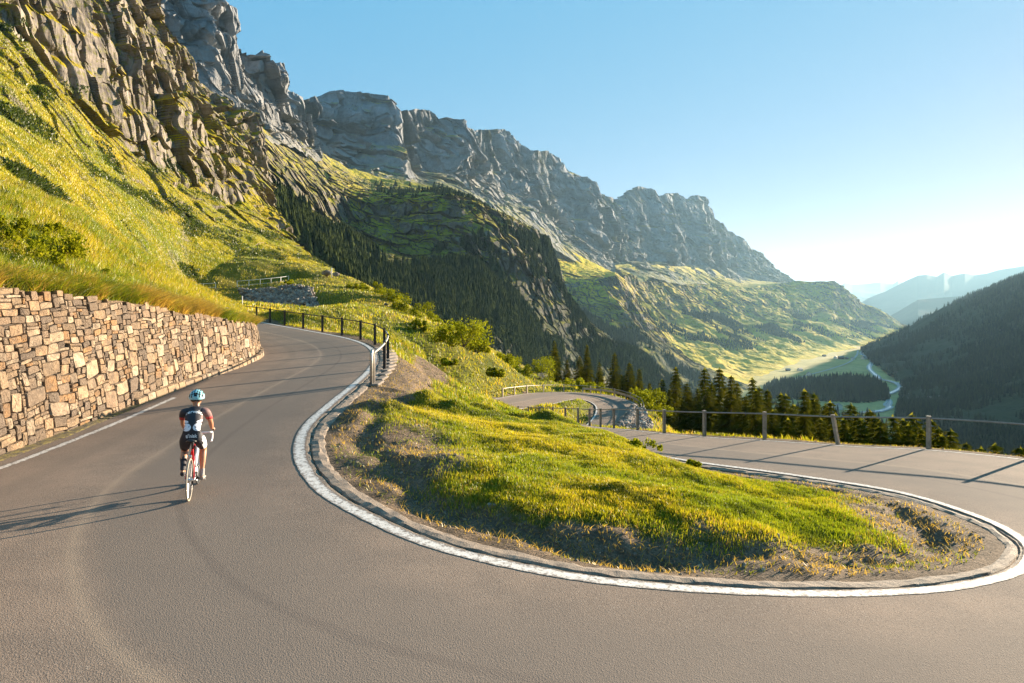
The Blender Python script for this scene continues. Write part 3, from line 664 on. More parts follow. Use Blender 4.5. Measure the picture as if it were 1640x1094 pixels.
def stone_wall():
    cell = .074; L = WS[-1]; ns = int(L/cell); nh = int(4.4/cell)
    r = random.Random(5); used = np.zeros((ns, nh), bool); V, Fq, T, C = [], [], [], []
    nv = 0
    sg = (np.arange(ns)+.5)*cell; top = wall_top(sg)
    for j in range(nh):
        for i in range(ns):
            if used[i, j] or j*cell > top[i]-.05: continue
            big = r.random() < .22 and j < 20
            w = r.choice([5, 6, 7, 8] if big else [2, 3, 4, 5, 6]); h = r.choice([3, 4, 4, 5] if big else [1, 1, 2, 2, 2, 3])
            if r.random() < .05: w, h = h, w
            if h > w*1.4: h = max(1, w)
            while w > 1 and (i+w > ns or used[i:i+w, j].any()): w -= 1
            while h > 1 and (j+h > nh or used[i:i+w, j:j+h].any()): h -= 1
            used[i:i+w, j:j+h] = True
            if w*h == 1 and r.random() < .5: continue
            x0, x1, y0, y1 = i*cell, (i+w)*cell, j*cell, (j+h)*cell
            cx, cy = (x0+x1)/2, (y0+y1)/2; hx, hy = (x1-x0)/2, (y1-y0)/2
            m = 14; pts = []
            e = r.uniform(.14, .26)      # superellipse: squarish
            for k in range(m):
                a = 2*math.pi*(k+.5)/m
                ca, sa = math.cos(a), math.sin(a)
                pts.append((math.copysign(abs(ca)**e, ca)*hx, math.copysign(abs(sa)**e, sa)*hy))
            pts = np.array(pts); rot = r.uniform(-.07, .07)
            pts = pts@np.array([[math.cos(rot), math.sin(rot)], [-math.sin(rot), math.cos(rot)]])
            gap = .003+.006*r.random(); prot = r.uniform(.0, .035); tiltx, tilty = r.uniform(-.10, .10), r.uniform(-.12, .12)
            rings = [(1.0, -.16), (1.0, prot-.035), (.92, prot+.002), (.6, prot+.007), (.25, prot+.007)]
            ring_idx = []
            jit = np.array([1+r.uniform(-.07, .05) for _ in range(m)])
            for sc, dep in rings:
                q = pts*sc*jit[:, None]*np.array([1-gap/hx, 1-gap/hy])
                bumpy = np.array([r.uniform(-.006, .006) for _ in range(m)]) if sc < .95 else 0
                V.append(np.column_stack([cx+q[:, 0], cy+q[:, 1], np.zeros(m)+dep+bumpy+(q[:, 0]*tiltx+q[:, 1]*tilty if sc < 1 or dep > -.1 else 0)]))
                ring_idx.append(nv+np.arange(m)); nv += m
            V.append(np.array([[cx, cy, prot+.007]])); ci = nv; nv += 1
            for a_, b_ in zip(ring_idx[:-1], ring_idx[1:]):
                Fq.append(np.column_stack([a_, np.roll(a_, -1), np.roll(b_, -1), b_]))
            a_ = ring_idx[-1]; T.append(np.column_stack([a_, np.roll(a_, -1), np.full(m, ci)]))
            col = STONE_COLS[r.randrange(len(STONE_COLS))]*r.uniform(.75, 1.2); C.append(np.tile(col, (m*len(rings)+1, 1)))
    V = np.vstack(V); C = np.vstack(C)
    q = np.column_stack([V[:, 0], V[:, 1], np.zeros(len(V))])
    V[:, 0] += fbm(q/.55, 3, 61)*.075; V[:, 1] += fbm(q/.7, 3, 63)*.075*np.clip(V[:, 1]/.3, 0, 1)
    W = at_wall(V[:, 0], V[:, 1], V[:, 2])
    root = empty('stone_retaining_wall', tuple(WC[40])); root.rotation_euler = (0, 0, 0)
    off = np.array(root.location)
    mesh_np('masonry', W-off, [np.vstack(Fq)[:, ::-1], np.vstack(T)[:, ::-1]], M_STONE, root, smooth=False, cols={'tint': C})
    # dark earth packed behind the joints
    s = np.linspace(0, L, 260); hh = np.linspace(0, 1, 12); S_, H_ = np.meshgrid(s, hh); H2 = H_*(wall_top(s)[None]-.03)
    B = at_wall(S_.ravel(), H2.ravel(), np.full(S_.size, -.055))
    mesh_np('joint_earth', B-off, grid_faces(12, 260), simple_mat('joint_earth', (.05, .038, .028), .95), root, smooth=True)
    # footing of larger pale blocks from the middle of the wall onward
    V, Fq, C = [], [], []; r = random.Random(9); s0 = float(np.interp(17.5, WC[:, 1], WS)); nv = 0
    while s0 < WS[-1]-1:
        w = r.uniform(.35, .75); h = .24+r.uniform(-.03, .03)
        for (a, b, c) in [(s0+.01, 0, .03), (s0+w-.01, 0, .03), (s0+w-.015, h, .03), (s0+.015, h, .03), (s0+.03, .02, .14), (s0+w-.03, .02, .14), (s0+w-.03, h-.02, .13), (s0+.03, h-.02, .13)]:
            V.append((a, b, c+r.uniform(-.008, .008)))
        Fq += [[nv+k for k in f] for f in ((4, 5, 6, 7), (0, 1, 5, 4), (1, 2, 6, 5), (2, 3, 7, 6), (3, 0, 4, 7))]; nv += 8
        C += [STONE_COLS[r.choice([1, 4, 7, 8, 0])]*r.uniform(.85, 1.1)]*8; s0 += w
    V = np.array(V); mesh_np('footing', at_wall(V[:, 0], V[:, 1], V[:, 2])-off, np.array(Fq), M_STONE, root, cols={'tint': np.array(C)})
    tag(root, 'long curved dry stone wall of tan and grey rubble blocks holding up the bank on the left', 'stone wall')
stone_wall()
# the bank above it
def bank():
    ys = [5, 7.2, 9.8, 12.8, 15.8, 18.9, 22.4, 25.6, 28.8, 32.2, 35.4, 38.5]
    s = np.array([np.interp(y, WC[:, 1], WS) for y in ys])
    tpz = at_wall(s, wall_top(s)+.05, np.full(len(s), -.02))
    A = [((p[0]/p[1])*F+820, HZ-p[2]/p[1]*F, p[1]) for p in tpz]
    B = [(-900,120,17),(-560,150,19),(-250,220,22),(0,288,27),(120,334,31),(200,387,37),(258,438,44),(312,476,48),(350,494,50),(376,503,50),(392,505,50),(392,510,52)]
    Mw = []
    for i, (b, p) in enumerate(zip(B, tpz)):
        q = px(*b); m_ = p*.55+q*.45; m_[2] += .35; Mw.append(((m_[0]/m_[1])*F+820, HZ-m_[2]/m_[1]*F, m_[1]))
    # tuck the turf just behind the face of the wall
    def disp(P, wrow):
        w = wrow([0, .4, 1, 1]); o = np.zeros_like(P)
        o[:, 2] = (fbm(P/2.6, 4, 201)*.40+fbm(P/.8, 3, 203)*.12)*w; return o
    low = [(a[0], a[1]+.5*F/a[2], a[2]) for a in A]
    sheet('grassy_bank', [low, A, Mw, B], 520, [3, 90, 150], mode='idx', mat=M_GROUND, back=(8, 16, .8), disp=disp)
    g = SHEETS['grassy_bank'][2].data
    at = g.attributes.new('dirt', 'FLOAT', 'POINT')
    par = SHEETS['grassy_bank'][1]; d = np.repeat(np.interp(par, [0, 1, 1.12, 1.3], [1, 1, .8, 0]), 520); at.data.foreach_set('value', d.astype(np.float32))
bank()
# moss and dead grass gathered in the gutter at the wall's foot
def gutter():
    sl = slice(14*21+6, 14*29); A = offset_curve(EO[sl], EI[sl], -.25); B = offset_curve(EO[sl], EI[sl], .36)
    A = catmull(A[::2], 5); B = catmull(B[::2], 5); n = len(A); T = np.linspace(0, 1, 12)
    q = np.column_stack([A[:, 0], A[:, 1], np.zeros(n)]); fade = np.linspace(1, .3, n)
    P = []
    for t in T:
        e = (t*fade)+fbm(q/.5+t, 3, 7)*.10*t
        h = .012+.05*(1-t)+fbm(q/.15+t*6, 3, 17)*.02*(1-t)
        P.append(A*(1-e)[:, None]+B*e[:, None]+np.column_stack([np.zeros(n), np.zeros(n), h-.012*(t == 1)]))
    m, nt, b = new_mat('gutter_moss'); G = coords(nt); n1 = noise(nt, G, 9, 6, .7); n2 = noise(nt, G, 50, 4, .7)
    c = ramp(nt, n1, [(.36, (.05, .04, .03)), (.5, (.12, .09, .04)), (.62, (.20, .16, .03)), (.75, (.22, .17, .11))])
    nt.links.new(c, b.inputs['Base Color']); b.inputs['Roughness'].default_value = .95; bump(nt, n2, 1, .03, b)
    tag(mesh_np('gutter', np.stack(P, 1).reshape(-1, 3), grid_faces(n, 12), m, smooth=True), kind='structure')
gutter()
# ------------------------------------------------------------------ grass
def grass_mat():
    m = bpy.data.materials.new('grass_blades'); m.use_nodes = True; nt = m.node_tree; nt.nodes.clear()
    c = attr(nt, 'tint', 'Color')
    d = nd(nt, 'ShaderNodeBsdfDiffuse'); t = nd(nt, 'ShaderNodeBsdfTranslucent'); g = nd(nt, 'ShaderNodeBsdfGlossy'); g.inputs['Roughness'].default_value = .45
    nt.links.new(c, d.inputs[0]); nt.links.new(c, t.inputs[0])
    m1 = nd(nt, 'ShaderNodeMixShader'); m1.inputs[0].default_value = .5; nt.links.new(d.outputs[0], m1.inputs[1]); nt.links.new(t.outputs[0], m1.inputs[2])
    m2 = nd(nt, 'ShaderNodeMixShader'); m2.inputs[0].default_value = .04; nt.links.new(m1.outputs[0], m2.inputs[1]); nt.links.new(g.outputs[0], m2.inputs[2])
    o = nd(nt, 'ShaderNodeOutputMaterial'); nt.links.new(m2.outputs[0], o.inputs[0]); return m
M_GRASS = grass_mat()
G_GREEN, G_YEL, G_DRY, G_DARK = map(np.array, ((.20, .24, .006), (.46, .38, .008), (.52, .34, .05), (.06, .085, .006)))
def blades(name, P, hgt, wid, seed, dry=0.15, label=None, lean=.35, cls='grass', cpatch=2.5):
    r = np.random.default_rng(seed); n = len(P)
    a = r.uniform(0, 2*np.pi, n); la = r.uniform(0, 2*np.pi, n)
    patch = fbm(P/cpatch, 4, 301); patch2 = fbm(P/(cpatch*.28), 3, 303)
    h = hgt*r.uniform(.55, 1.35, n)*(1+.45*patch2)
    h = np.maximum(h, hgt*.25)
    w = wid*r.uniform(.7, 1.3, n)
    ln = lean*r.uniform(.2, 1.6, n)*h
    dx, dy = np.cos(a)*w/2, np.sin(a)*w/2
    b0 = P+np.column_stack([dx, dy, -h*.05]); b1 = P-np.column_stack([dx, dy, h*.05])
    off = np.column_stack([np.cos(la)*ln, np.sin(la)*ln, h])
    mid = P+off*np.array([.35, .35, .55]); tip = P+off
    m0 = mid+np.column_stack([dx, dy, dx*0])*.75; m1 = mid-np.column_stack([dx, dy, dx*0])*.75
    V = np.stack([b0, b1, m1, m0, tip], 1).reshape(-1, 3)
    i = np.arange(n)*5
    quads = np.column_stack([i, i+1, i+2, i+3]); tris = np.column_stack([i+3, i+2, i+4])
    k = np.clip(.5+patch*1.3+r.normal(0, .22, n), 0, 1)[:, None]
    c = G_GREEN*(1-k)+G_YEL*k
    isdry = (r.random(n) < dry*(1+1.5*np.clip(patch+patch2, -0.6, 1)))[:, None]
    c = np.where(isdry, G_DRY*r.uniform(.6, 1.1, (n, 1)), c)
    dk = sstep(.12, .42, -patch2)[:, None]*.65
    c = c*(1-dk)+G_DARK*dk
    c = c*r.uniform(.75, 1.2, (n, 1))
    o = mesh_np(name, V, [quads, tris], M_GRASS, cols={'tint': np.repeat(c, 5, 0)})
    tag(o, label, cls, kind='stuff'); return o
def tri_scatter(xyz, nr, nc, n, seed, wfun):
    """random points on a grid sheet; wfun(centres)->weight per face multiplied by area"""
    r = np.random.default_rng(seed); G = xyz.reshape(nr, nc, 3)
    a, b, c, d = G[:-1, :-1], G[:-1, 1:], G[1:, 1:], G[1:, :-1]
    cen = ((a+b+c+d)/4).reshape(-1, 3); ar = np.linalg.norm(np.cross(c-a, d-b), axis=-1).ravel()/2
    w = ar*wfun(cen); w = np.clip(w, 0, None); cs = np.cumsum(w); idx = np.searchsorted(cs, r.random(n)*cs[-1])
    idx = np.clip(idx, 0, len(cen)-1); u, v = r.random((n, 1)), r.random((n, 1))
    A, B, C, D = (q.reshape(-1, 3)[idx] for q in (a, b, c, d))
    return (A*(1-u)+B*u)*(1-v)+(D*(1-u)+C*u)*v
def in_view(P, mu=60, mv=60):
    u = P[:, 0]/P[:, 1]*F+820; v = HZ-P[:, 2]/P[:, 1]*F
    return (u > -mu) & (u < 1640+mu) & (v > -mv) & (v < 1094+mv)
NG = np.column_stack([GX, GY, GZ])
DQ = DIRT.reshape(_ny, _nu); DQ = ((DQ[:-1, :-1]+DQ[1:, 1:])/2).ravel()
OUT = np.minimum(np.minimum(_d, _dl), _du).reshape(_ny, _nu); OUT = np.minimum(OUT[:-1, :-1], OUT[1:, 1:]).ravel()
SD = _s.reshape(_ny, _nu)[:-1, :-1].ravel()
def w_near(ymin, ymax, pw=1.0):
    def f(c):
        dn = np.clip(1-DQ*1.45+.45*fbm(c/.9, 4, 55), 0, 1)**1.6
        inside_left = (SD > .9) & (c[:, 0] < -6) & (c[:, 1] < 38)
        return (OUT > .30)*(c[:, 1] > ymin)*(c[:, 1] < ymax)*dn*in_view(c)*(~inside_left)*(10.0/c[:, 1])**pw
    return f
P1 = tri_scatter(NG, _ny, _nu, 360000, 1, w_near(6, 26, 1.3))
blades('island_grass', P1, .062, .012, 11, .07, 'short sunlit yellow green turf on the island inside the hairpin', cpatch=1.8)
P1 = tri_scatter(NG, _ny, _nu, 200000, 2, w_near(24, 60, 1.6))
blades('slope_grass', P1, .15, .032, 12, .14, 'yellow green meadow grass on the slope beyond the railing', cpatch=4)
P1 = tri_scatter(NG, _ny, _nu, 150000, 3, w_near(55, 180, 1.8))
blades('far_slope_grass', P1, .26, .09, 13, .14, 'coarse meadow grass on the far side of the slope', cpatch=9)
# dead stalks on the bare verge
P1 = tri_scatter(NG, _ny, _nu, 11000, 4, lambda c: (OUT > .45)*(DQ > .25)*(c[:, 1] < 40)*in_view(c)*(~((SD > .9) & (c[:, 0] < -6)))*(10/c[:, 1])**1.5)
o = blades('dry_verge_stalks', P1, .06, .012, 14, .9, 'dead straw and weeds on the bare verge of the bend', lean=1.3)
G2, par, _o = SHEETS['grassy_bank']; nr_, nc_ = G2.shape[:2]
_pf = np.repeat(par[:-1], nc_-1)
P1 = tri_scatter(G2.reshape(-1, 3), nr_, nc_, 280000, 5, lambda c: (_pf > 1.02)*in_view(c, 60, 30)*(12/np.maximum(c[:, 1], 8))**1.2)
blades('bank_grass', P1, .27, .024, 15, .13, 'tall sunlit meadow grass on the bank above the stone wall', lean=.45, cpatch=2.2)
P1 = tri_scatter(G2.reshape(-1, 3), nr_, nc_, 65000, 6, lambda c: (_pf > .9)*(_pf < 1.16)*in_view(c, 60, 30))
blades('wall_top_fringe', P1, .27, .018, 16, .7, 'dry brown grass hanging over the top of the stone wall', lean=1.5)
G2, par, _o = SHEETS['hillside']; nr_, nc_ = G2.shape[:2]
_pf2 = np.repeat(par[:-1], nc_-1)
P1 = tri_scatter(G2.reshape(-1, 3), nr_, nc_, 290000, 7, lambda c: (_pf2 > .8)*(_pf2 < 3.05)*in_view(c, 30, 30)*(60/np.maximum(c[:, 1], 30))**1.6)
blades('hillside_grass', P1, .28, .075, 17, .05, 'rough golden meadow covering the steep hillside below the cliff', cpatch=9)
# ------------------------------------------------------------------ woods, valley details
def uv_of(P): return P[:, 0]/P[:, 1]*F+820, HZ-P[:, 2]/P[:, 1]*F
def foliage_mat(name, c1, c2, trans=.35):
    m = bpy.data.materials.new(name); m.use_nodes = True; nt = m.node_tree; nt.nodes.clear()
    oi = nd(nt, 'ShaderNodeObjectInfo'); P = coords(nt)
    n = noise(nt, P, .9, 4, .7)
    c = mix(nt, ramp(nt, n, [(.35, 0.), (.65, 1.)]), c1, c2)
    c = mix(nt, attr(nt, 'shade'), c, [x*.55 for x in c1])
    hs = nd(nt, 'ShaderNodeHueSaturation'); nt.links.new(c, hs.inputs['Color'])
    nt.links.new(mth(nt, 'ADD', .85, mth(nt, 'MULTIPLY', oi.outputs['Random'], .35)), hs.inputs['Value']); c = hs.outputs[0]
    d = nd(nt, 'ShaderNodeBsdfDiffuse'); t = nd(nt, 'ShaderNodeBsdfTranslucent')
    nt.links.new(c, d.inputs[0]); nt.links.new(c, t.inputs[0])
    m1 = nd(nt, 'ShaderNodeMixShader'); m1.inputs[0].default_value = trans; nt.links.new(d.outputs[0], m1.inputs[1]); nt.links.new(t.outputs[0], m1.inputs[2])
    o = nd(nt, 'ShaderNodeOutputMaterial'); nt.links.new(m1.outputs[0], o.inputs[0]); return m
M_SPRUCE = foliage_mat('spruce_needles', (.10, .115, .008), (.25, .21, .012), .55)
M_FARTREE = foliage_mat('far_spruce', (.024, .034, .012), (.05, .058, .014), .1)
M_LEAF = foliage_mat('alder_leaves', (.17, .20, .008), (.34, .32, .012), .45)
M_BARK = simple_mat('bark', (.09, .065, .045), .9, var=.3, vscale=8, bumpd=.02)
def poly_uv(P, poly):
    u, v = uv_of(P); return in_poly(np.column_stack([u, v]), np.array(poly, float))
def small_trees(name, base, h, seed, mat, label, ratio=.24, dec=0.0):
    """far conifers: three jagged tiers each, all one mesh"""
    r = np.random.default_rng(seed); n = len(base); k = 6
    V = []; T = []
    H = h*r.uniform(.6, 1.3, n); Wd = H*ratio*r.uniform(.8, 1.25, n)
    isd = r.random(n) < dec
    ph = r.uniform(0, 2*np.pi, n); per = 3*(k+1)
    allV = np.zeros((n, per, 3)); tri = []
    for t, (z0, z1, w) in enumerate(((.04, .55, 1.), (.30, .80, .72), (.58, 1.0, .42))):
        for j in range(k):
            a = ph+2*np.pi*j/k+t*.5; rr = Wd*w*r.uniform(.65, 1.15, n)*np.where(isd, 1.5, 1)
            allV[:, t*(k+1)+j] = base+np.column_stack([np.cos(a)*rr, np.sin(a)*rr, H*(z0+r.uniform(-.05, .05, n))*np.where(isd, .8, 1)])
            tri.append((t*(k+1)+j, t*(k+1)+(j+1) % k, t*(k+1)+k))
        allV[:, t*(k+1)+k] = base+np.column_stack([r.uniform(-.02, .02, n)*H, r.uniform(-.02, .02, n)*H, H*z1*np.where(isd, .7, 1)])
    tri = np.array(tri); Fc = (np.arange(n)[:, None, None]*per+tri[None]).reshape(-1, 3)
    sh = np.repeat(r.random(n), per)
    o = mesh_np(name, allV.reshape(-1, 3), Fc, mat, smooth=False, attrs={'shade': sh})
    tag(o, label, 'forest', kind='stuff'); return o
def forest(name, sh, n, polys, h, seed, label, dens=.5, scale=80, ratio=.24, dec=0, mat=None, power=1.0, thr=0.0):
    G, par, _ = SHEETS[sh]; nr, nc = G.shape[:2]
    def w(c):
        m = np.zeros(len(c), bool)
        for p in polys: m |= poly_uv(c, p)
        k = np.clip(fbm(c/scale, 4, seed+5)*2.2+dens, 0, 1)
        return m*k*(1000/c[:, 1])**power
    P = tri_scatter(G.reshape(-1, 3), nr, nc, n, seed, w)
    return small_trees(name, P, h, seed, mat or M_FARTREE, label, ratio, dec)
forest('forest', 'bench_spur', 11000, [[(436,330),(470,366),(505,372),(560,386),(622,428),(680,432),(720,448),(760,478),(810,512),(870,545),(1000,560),(1130,610),(1130,680),(900,700),(700,620),(560,520),(436,440)]], 13, 401,
       'dark spruce forest filling the gorge below the shaded cliff', dens=.42, scale=45, dec=.15)
forest('forest', 'bench_spur', 5500, [[(700,395),(800,372),(880,392),(905,470),(960,545),(1060,575),(1000,600),(860,545),(780,470),(700,430)]], 15, 403,
       'scattered spruces climbing the steep spur under the cliff', dens=.3, scale=60)
forest('forest', 'bench_spur', 3200, [[(690,430),(790,430),(860,520),(880,600),(760,590),(690,520)]], 14, 408, 'dense spruces covering the foot of the steep spur', dens=1., scale=60, power=.2)
forest('forest', 'bench_spur', 420, [[(600,296),(720,300),(800,345),(880,385),(880,398),(780,352),(700,318),(610,316)]], 11, 404,
       'sparse dark trees along the sunlit bench above the cliff', dens=.3, scale=50, ratio=.4)
forest('forest', 'bench_spur', 260, [[(438,320),(500,340),(515,372),(470,372),(436,350)]], 12, 406, 'thin band of spruces under the nearer rock step', dens=.5)
forest('forest', 'second_spur', 5500, [[(830,440),(905,455),(960,520),(1010,522),(1100,592),(1180,625),(1130,690),(900,640),(830,520)]], 16, 405,
       'dense spruce forest on the lower flank of the second spur', dens=.5, scale=70, ratio=.22)
forest('forest', 'valley_flank', 7500, [[(1060,520),(1150,528),(1240,520),(1290,548),(1230,560),(1180,560),(1100,545)], [(1270,505),(1400,518),(1452,530),(1440,545),(1330,540),(1270,530)], [(1040,580),(1110,600),(1160,622),(1090,640),(1020,600)], [(1000,480),(1080,500),(1160,505),(1200,530),(1100,540),(1010,520)]], 15, 407,
       'belts of trees across the sunlit valley flank', dens=.10, scale=160, power=.6)
forest('forest', 'right_mountainside', 26000, [[(1375,555),(1440,528),(1500,492),(1560,466),(1640,436),(1760,380),(1760,760),(1430,760),(1436,640),(1450,622),(1400,600)]], 21, 409,
       'dark spruce forest covering the shaded mountainside on the right', dens=.95, scale=260, power=1.2, ratio=.20)
# clump on the valley floor
def floor_pts(poly, n, seed, z=-250.):
    r = np.random.default_rng(seed); poly = np.array(poly, float); out = []
    tot = 0
    y0 = 250*F/(poly[:, 1].max()-HZ); y1 = 250*F/(poly[:, 1].min()-HZ)
    while tot < n:
        y = r.uniform(y0, y1, 4000); u = r.uniform(poly[:, 0].min(), poly[:, 0].max(), 4000)
        P = np.column_stack([(u-820)/F*y, y, np.full(4000, z)]); m = poly_uv(P, poly)
        out.append(P[m]); tot += m.sum()
    return np.vstack(out)[:n]
small_trees('forest', floor_pts([(1222,632),(1240,618),(1300,613),(1360,608),(1402,612),(1421,628),(1424,641),(1380,646),(1300,642),(1240,640)], 2600, 421), 24, 421, M_FARTREE, 'dark wedge of spruce forest standing on the valley floor', .2)
small_trees('forest', floor_pts([(1130,680),(1200,640),(1290,655),(1400,668),(1440,700),(1300,720),(1150,720)], 900, 423), 18, 423, M_FARTREE, 'scattered trees at the near end of the valley floor', .22)
def zfloor(P): P = np.array(P, float); return P
def river():
    pts = [(1386,560),(1380,567),(1392,573),(1397,580),(1392,590),(1404,603),(1409,608),(1424,611),(1437,615),(1442,620),(1436,626),(1424,631),(1412,634),(1420,639),(1424,644),(1421,650),(1425,653),(1418,657),(1404,660),(1380,662)]
    y = [250*F/(v-HZ) for u, v in pts]; P = np.array([((u-820)/F*a, a, -247.6) for (u, v), a in zip(pts, y)])
    c = catmull(P, 10); t = np.gradient(c, axis=0); t /= np.linalg.norm(t[:, :2], axis=1)[:, None]; n = np.column_stack([-t[:, 1], t[:, 0], t[:, 0]*0])
    w = 3.6+1.6*fbm(c/60, 3, 9)
    m, nt, b = new_mat('river_water'); b.inputs['Base Color'].default_value = (.22, .30, .31, 1); b.inputs['Roughness'].default_value = .22
    P2 = np.stack([c-n*w[:, None], c+n*w[:, None]], 1); f = grid_faces(len(c), 2)
    tag(mesh_np('river', P2.reshape(-1, 3), f, m), kind='structure')
    w2 = w*2.2+5*np.abs(fbm(c/40, 3, 19)); P3 = np.stack([c-n*w2[:, None]-[0, 0, .5], c+n*w2[:, None]-[0, 0, .5]], 1)
    tag(mesh_np('gravel_bank', P3.reshape(-1, 3), f, simple_mat('pale_gravel', (.42, .40, .36), .9, var=.2, vscale=.05)), kind='structure')
river()
# farm track along the valley
def track(name, pts, w, col):
    P = np.array([((u-820)/F*(250*F/(v-HZ)), 250*F/(v-HZ), -247.4) for u, v in pts]); c = catmull(P, 10)
    t = np.gradient(c, axis=0); t /= np.linalg.norm(t[:, :2], axis=1)[:, None]; n = np.column_stack([-t[:, 1], t[:, 0], t[:, 0]*0])
    P2 = np.stack([c-n*w, c+n*w], 1)
    tag(mesh_np(name, P2.reshape(-1, 3), grid_faces(len(c), 2), simple_mat(name+'_surface', col, .9)), kind='structure')
track('valley_road', [(1205,640),(1240,618),(1290,603),(1330,592),(1360,581),(1372,570),(1374,562)], 4, (.45, .40, .33))
# farm buildings
M_HWALL = simple_mat('weathered_timber', (.16, .10, .06), .8); M_HROOF = simple_mat('grey_shingles', (.22, .19, .17), .7); M_HWHITE = simple_mat('white_plaster', (.6, .56, .5), .8)
HOUSES = [(1262,594,'dark barn, nearer of the two beside the middle of the meadow'),(1281,594,'dark barn, farther right of the two beside the middle of the meadow'),(1296,602,'pale farmhouse at the edge of the spruce wedge'),(1320,571,'small barn alone on the upper meadow'),(1338,574,'leftmost house of the hamlet at the far end of the meadow'),
 (1347,575,'second house from the left in the far hamlet'),(1356,575,'third house from the left in the far hamlet'),(1366,576,'fourth house from the left in the far hamlet'),(1384,575,'white farmhouse in the shaded far part of the valley'),(1394,577,'farmhouse on the riverbank at the shaded valley edge'),
 (1232,581,'leftmost barn in the row on the sunlit slope foot'),(1249,580,'second barn in the row on the sunlit slope foot'),(1336,561,'tiny barn highest up the far meadow'),(1331,652,'low white shed beyond the near trees'),(1343,655,'pale lean-to beside the low white shed')]
for i, (u, v, lab) in enumerate(HOUSES):
    y = 250*F/(v-HZ); s = 1.0+.25*((i*7) % 3); rz = R((i*37) % 90)
    root = empty('farmhouse', ((u-820)/F*y, y, -249.5), rz)
    a, b_, h, rf = 7*s, 5*s, 4.5*s, 3.4*s
    V = np.array([(-a, -b_, -2), (a, -b_, -2), (a, b_, -2), (-a, b_, -2), (-a, -b_, h), (a, -b_, h), (a, b_, h), (-a, b_, h), (-a, 0, h+rf), (a, 0, h+rf)])
    wall = mesh_np('wall', V, [np.array([(0, 1, 5, 4), (2, 3, 7, 6)]), np.array([(1, 2, 6, 9, 5), (3, 0, 4, 8, 7)])], M_HWHITE if 'white' in lab or 'pale' in lab or i % 3 == 1 else M_HWALL, root)
    o_ = .8; W = np.array([(-a-o_, -b_-o_, h-.5), (a+o_, -b_-o_, h-.5), (a+o_, 0, h+rf+.15), (-a-o_, 0, h+rf+.15), (a+o_, b_+o_, h-.5), (-a-o_, b_+o_, h-.5)])
    W2 = np.vstack([W, W+[0, 0, .35]])
    mesh_np('roof', W2, np.array([(6, 7, 8, 9), (9, 8, 10, 11), (3, 2, 1, 0), (5, 4, 2, 3), (0, 1, 7, 6), (4, 5, 11, 10)]), M_HROOF, root)
    tag(root, lab, 'farmhouse', 'farm buildings on the valley floor')

# ------------------------------------------------------------------ near trees and bushes
def spruce_crown(seed, h=10.0, rad=2.1, z0=.06):
    r = random.Random(seed); V, T, S = [], [], []
    nl = 30
    for l in range(nl):
        f = l/(nl-1); z = h*(z0+(1-z0)*.97*f**.92)
        L = rad*((1-f)**.98)*r.uniform(.85, 1.1)+.10
        nb = int(9-3*f)
        for b in range(nb):
            a = 2*math.pi*(b+r.random()*.8)/nb+l*1.3; LL = L*r.uniform(.65, 1.2)
            dr = r.uniform(.15, .38)*LL; shade = r.random()
            for s in range(7):
                t = (s+.6)/7; bx = math.cos(a)*LL*t; by = math.sin(a)*LL*t; bz = z-dr*t*t+.12*LL*t
                for q in range(3):
                    aa = a+r.uniform(-1.0, 1.0); ln = (.34+.30*(1-t))*min(1, .35+L*.5)*r.uniform(.6, 1.3); wd = ln*.34
                    dx, dy = math.cos(aa)*ln, math.sin(aa)*ln; nx, ny = -math.sin(aa)*wd, math.cos(aa)*wd
                    dz = -ln*r.uniform(.05, .55); jz = r.uniform(-.08, .08)
                    i = len(V)
                    V += [(bx-nx*.5, by-ny*.5, bz+jz), (bx+nx*.5, by+ny*.5, bz+jz+wd*.3), (bx+dx+nx*.25, by+dy+ny*.25, bz+dz+jz), (bx+dx*1.15, by+dy*1.15, bz+dz*1.3+jz)]
                    T.append((i, i+1, i+2)); T.append((i, i+2, i+3)); S += [shade]*4
    for k in range(10):   # leader
        i = len(V); a = r.uniform(0, 6.28); z = h*(1-.05*k/10)
        V += [(0, 0, z-.12), (math.cos(a)*.14, math.sin(a)*.14, z-.18), (0, 0, z+.02)]; T.append((i, i+1, i+2)); S += [.4]*3
    return np.array(V), np.array(T), np.array(S)
def cone_mesh(name, r0, r1, h, mat, parent, n=8, bend=0, z0=0):
    V = []; 
    for k in range(6):
        t = k/5; rr = r0*(1-t)+r1*t
        for j in range(n): a = 2*math.pi*j/n; V.append((math.cos(a)*rr+bend*t*t, math.sin(a)*rr, z0+h*t))
    f = [(k*n+j, k*n+(j+1) % n, (k+1)*n+(j+1) % n, (k+1)*n+j) for k in range(5) for j in range(n)]
    return mesh_np(name, np.array(V), np.array(f), mat, parent, smooth=True)
SPR = []
for k in range(5):
    V, T, S = spruce_crown(500+k, 10, (2.0, 1.7, 2.3, 1.5, 2.1)[k])
    t = empty('spruce_tree'); c = mesh_np('crown', V, T, M_SPRUCE, t, attrs={'shade': S}); tr = cone_mesh('trunk', .16, .02, 9.6, M_BARK, t)
    SPR.append([t, c, tr, False])
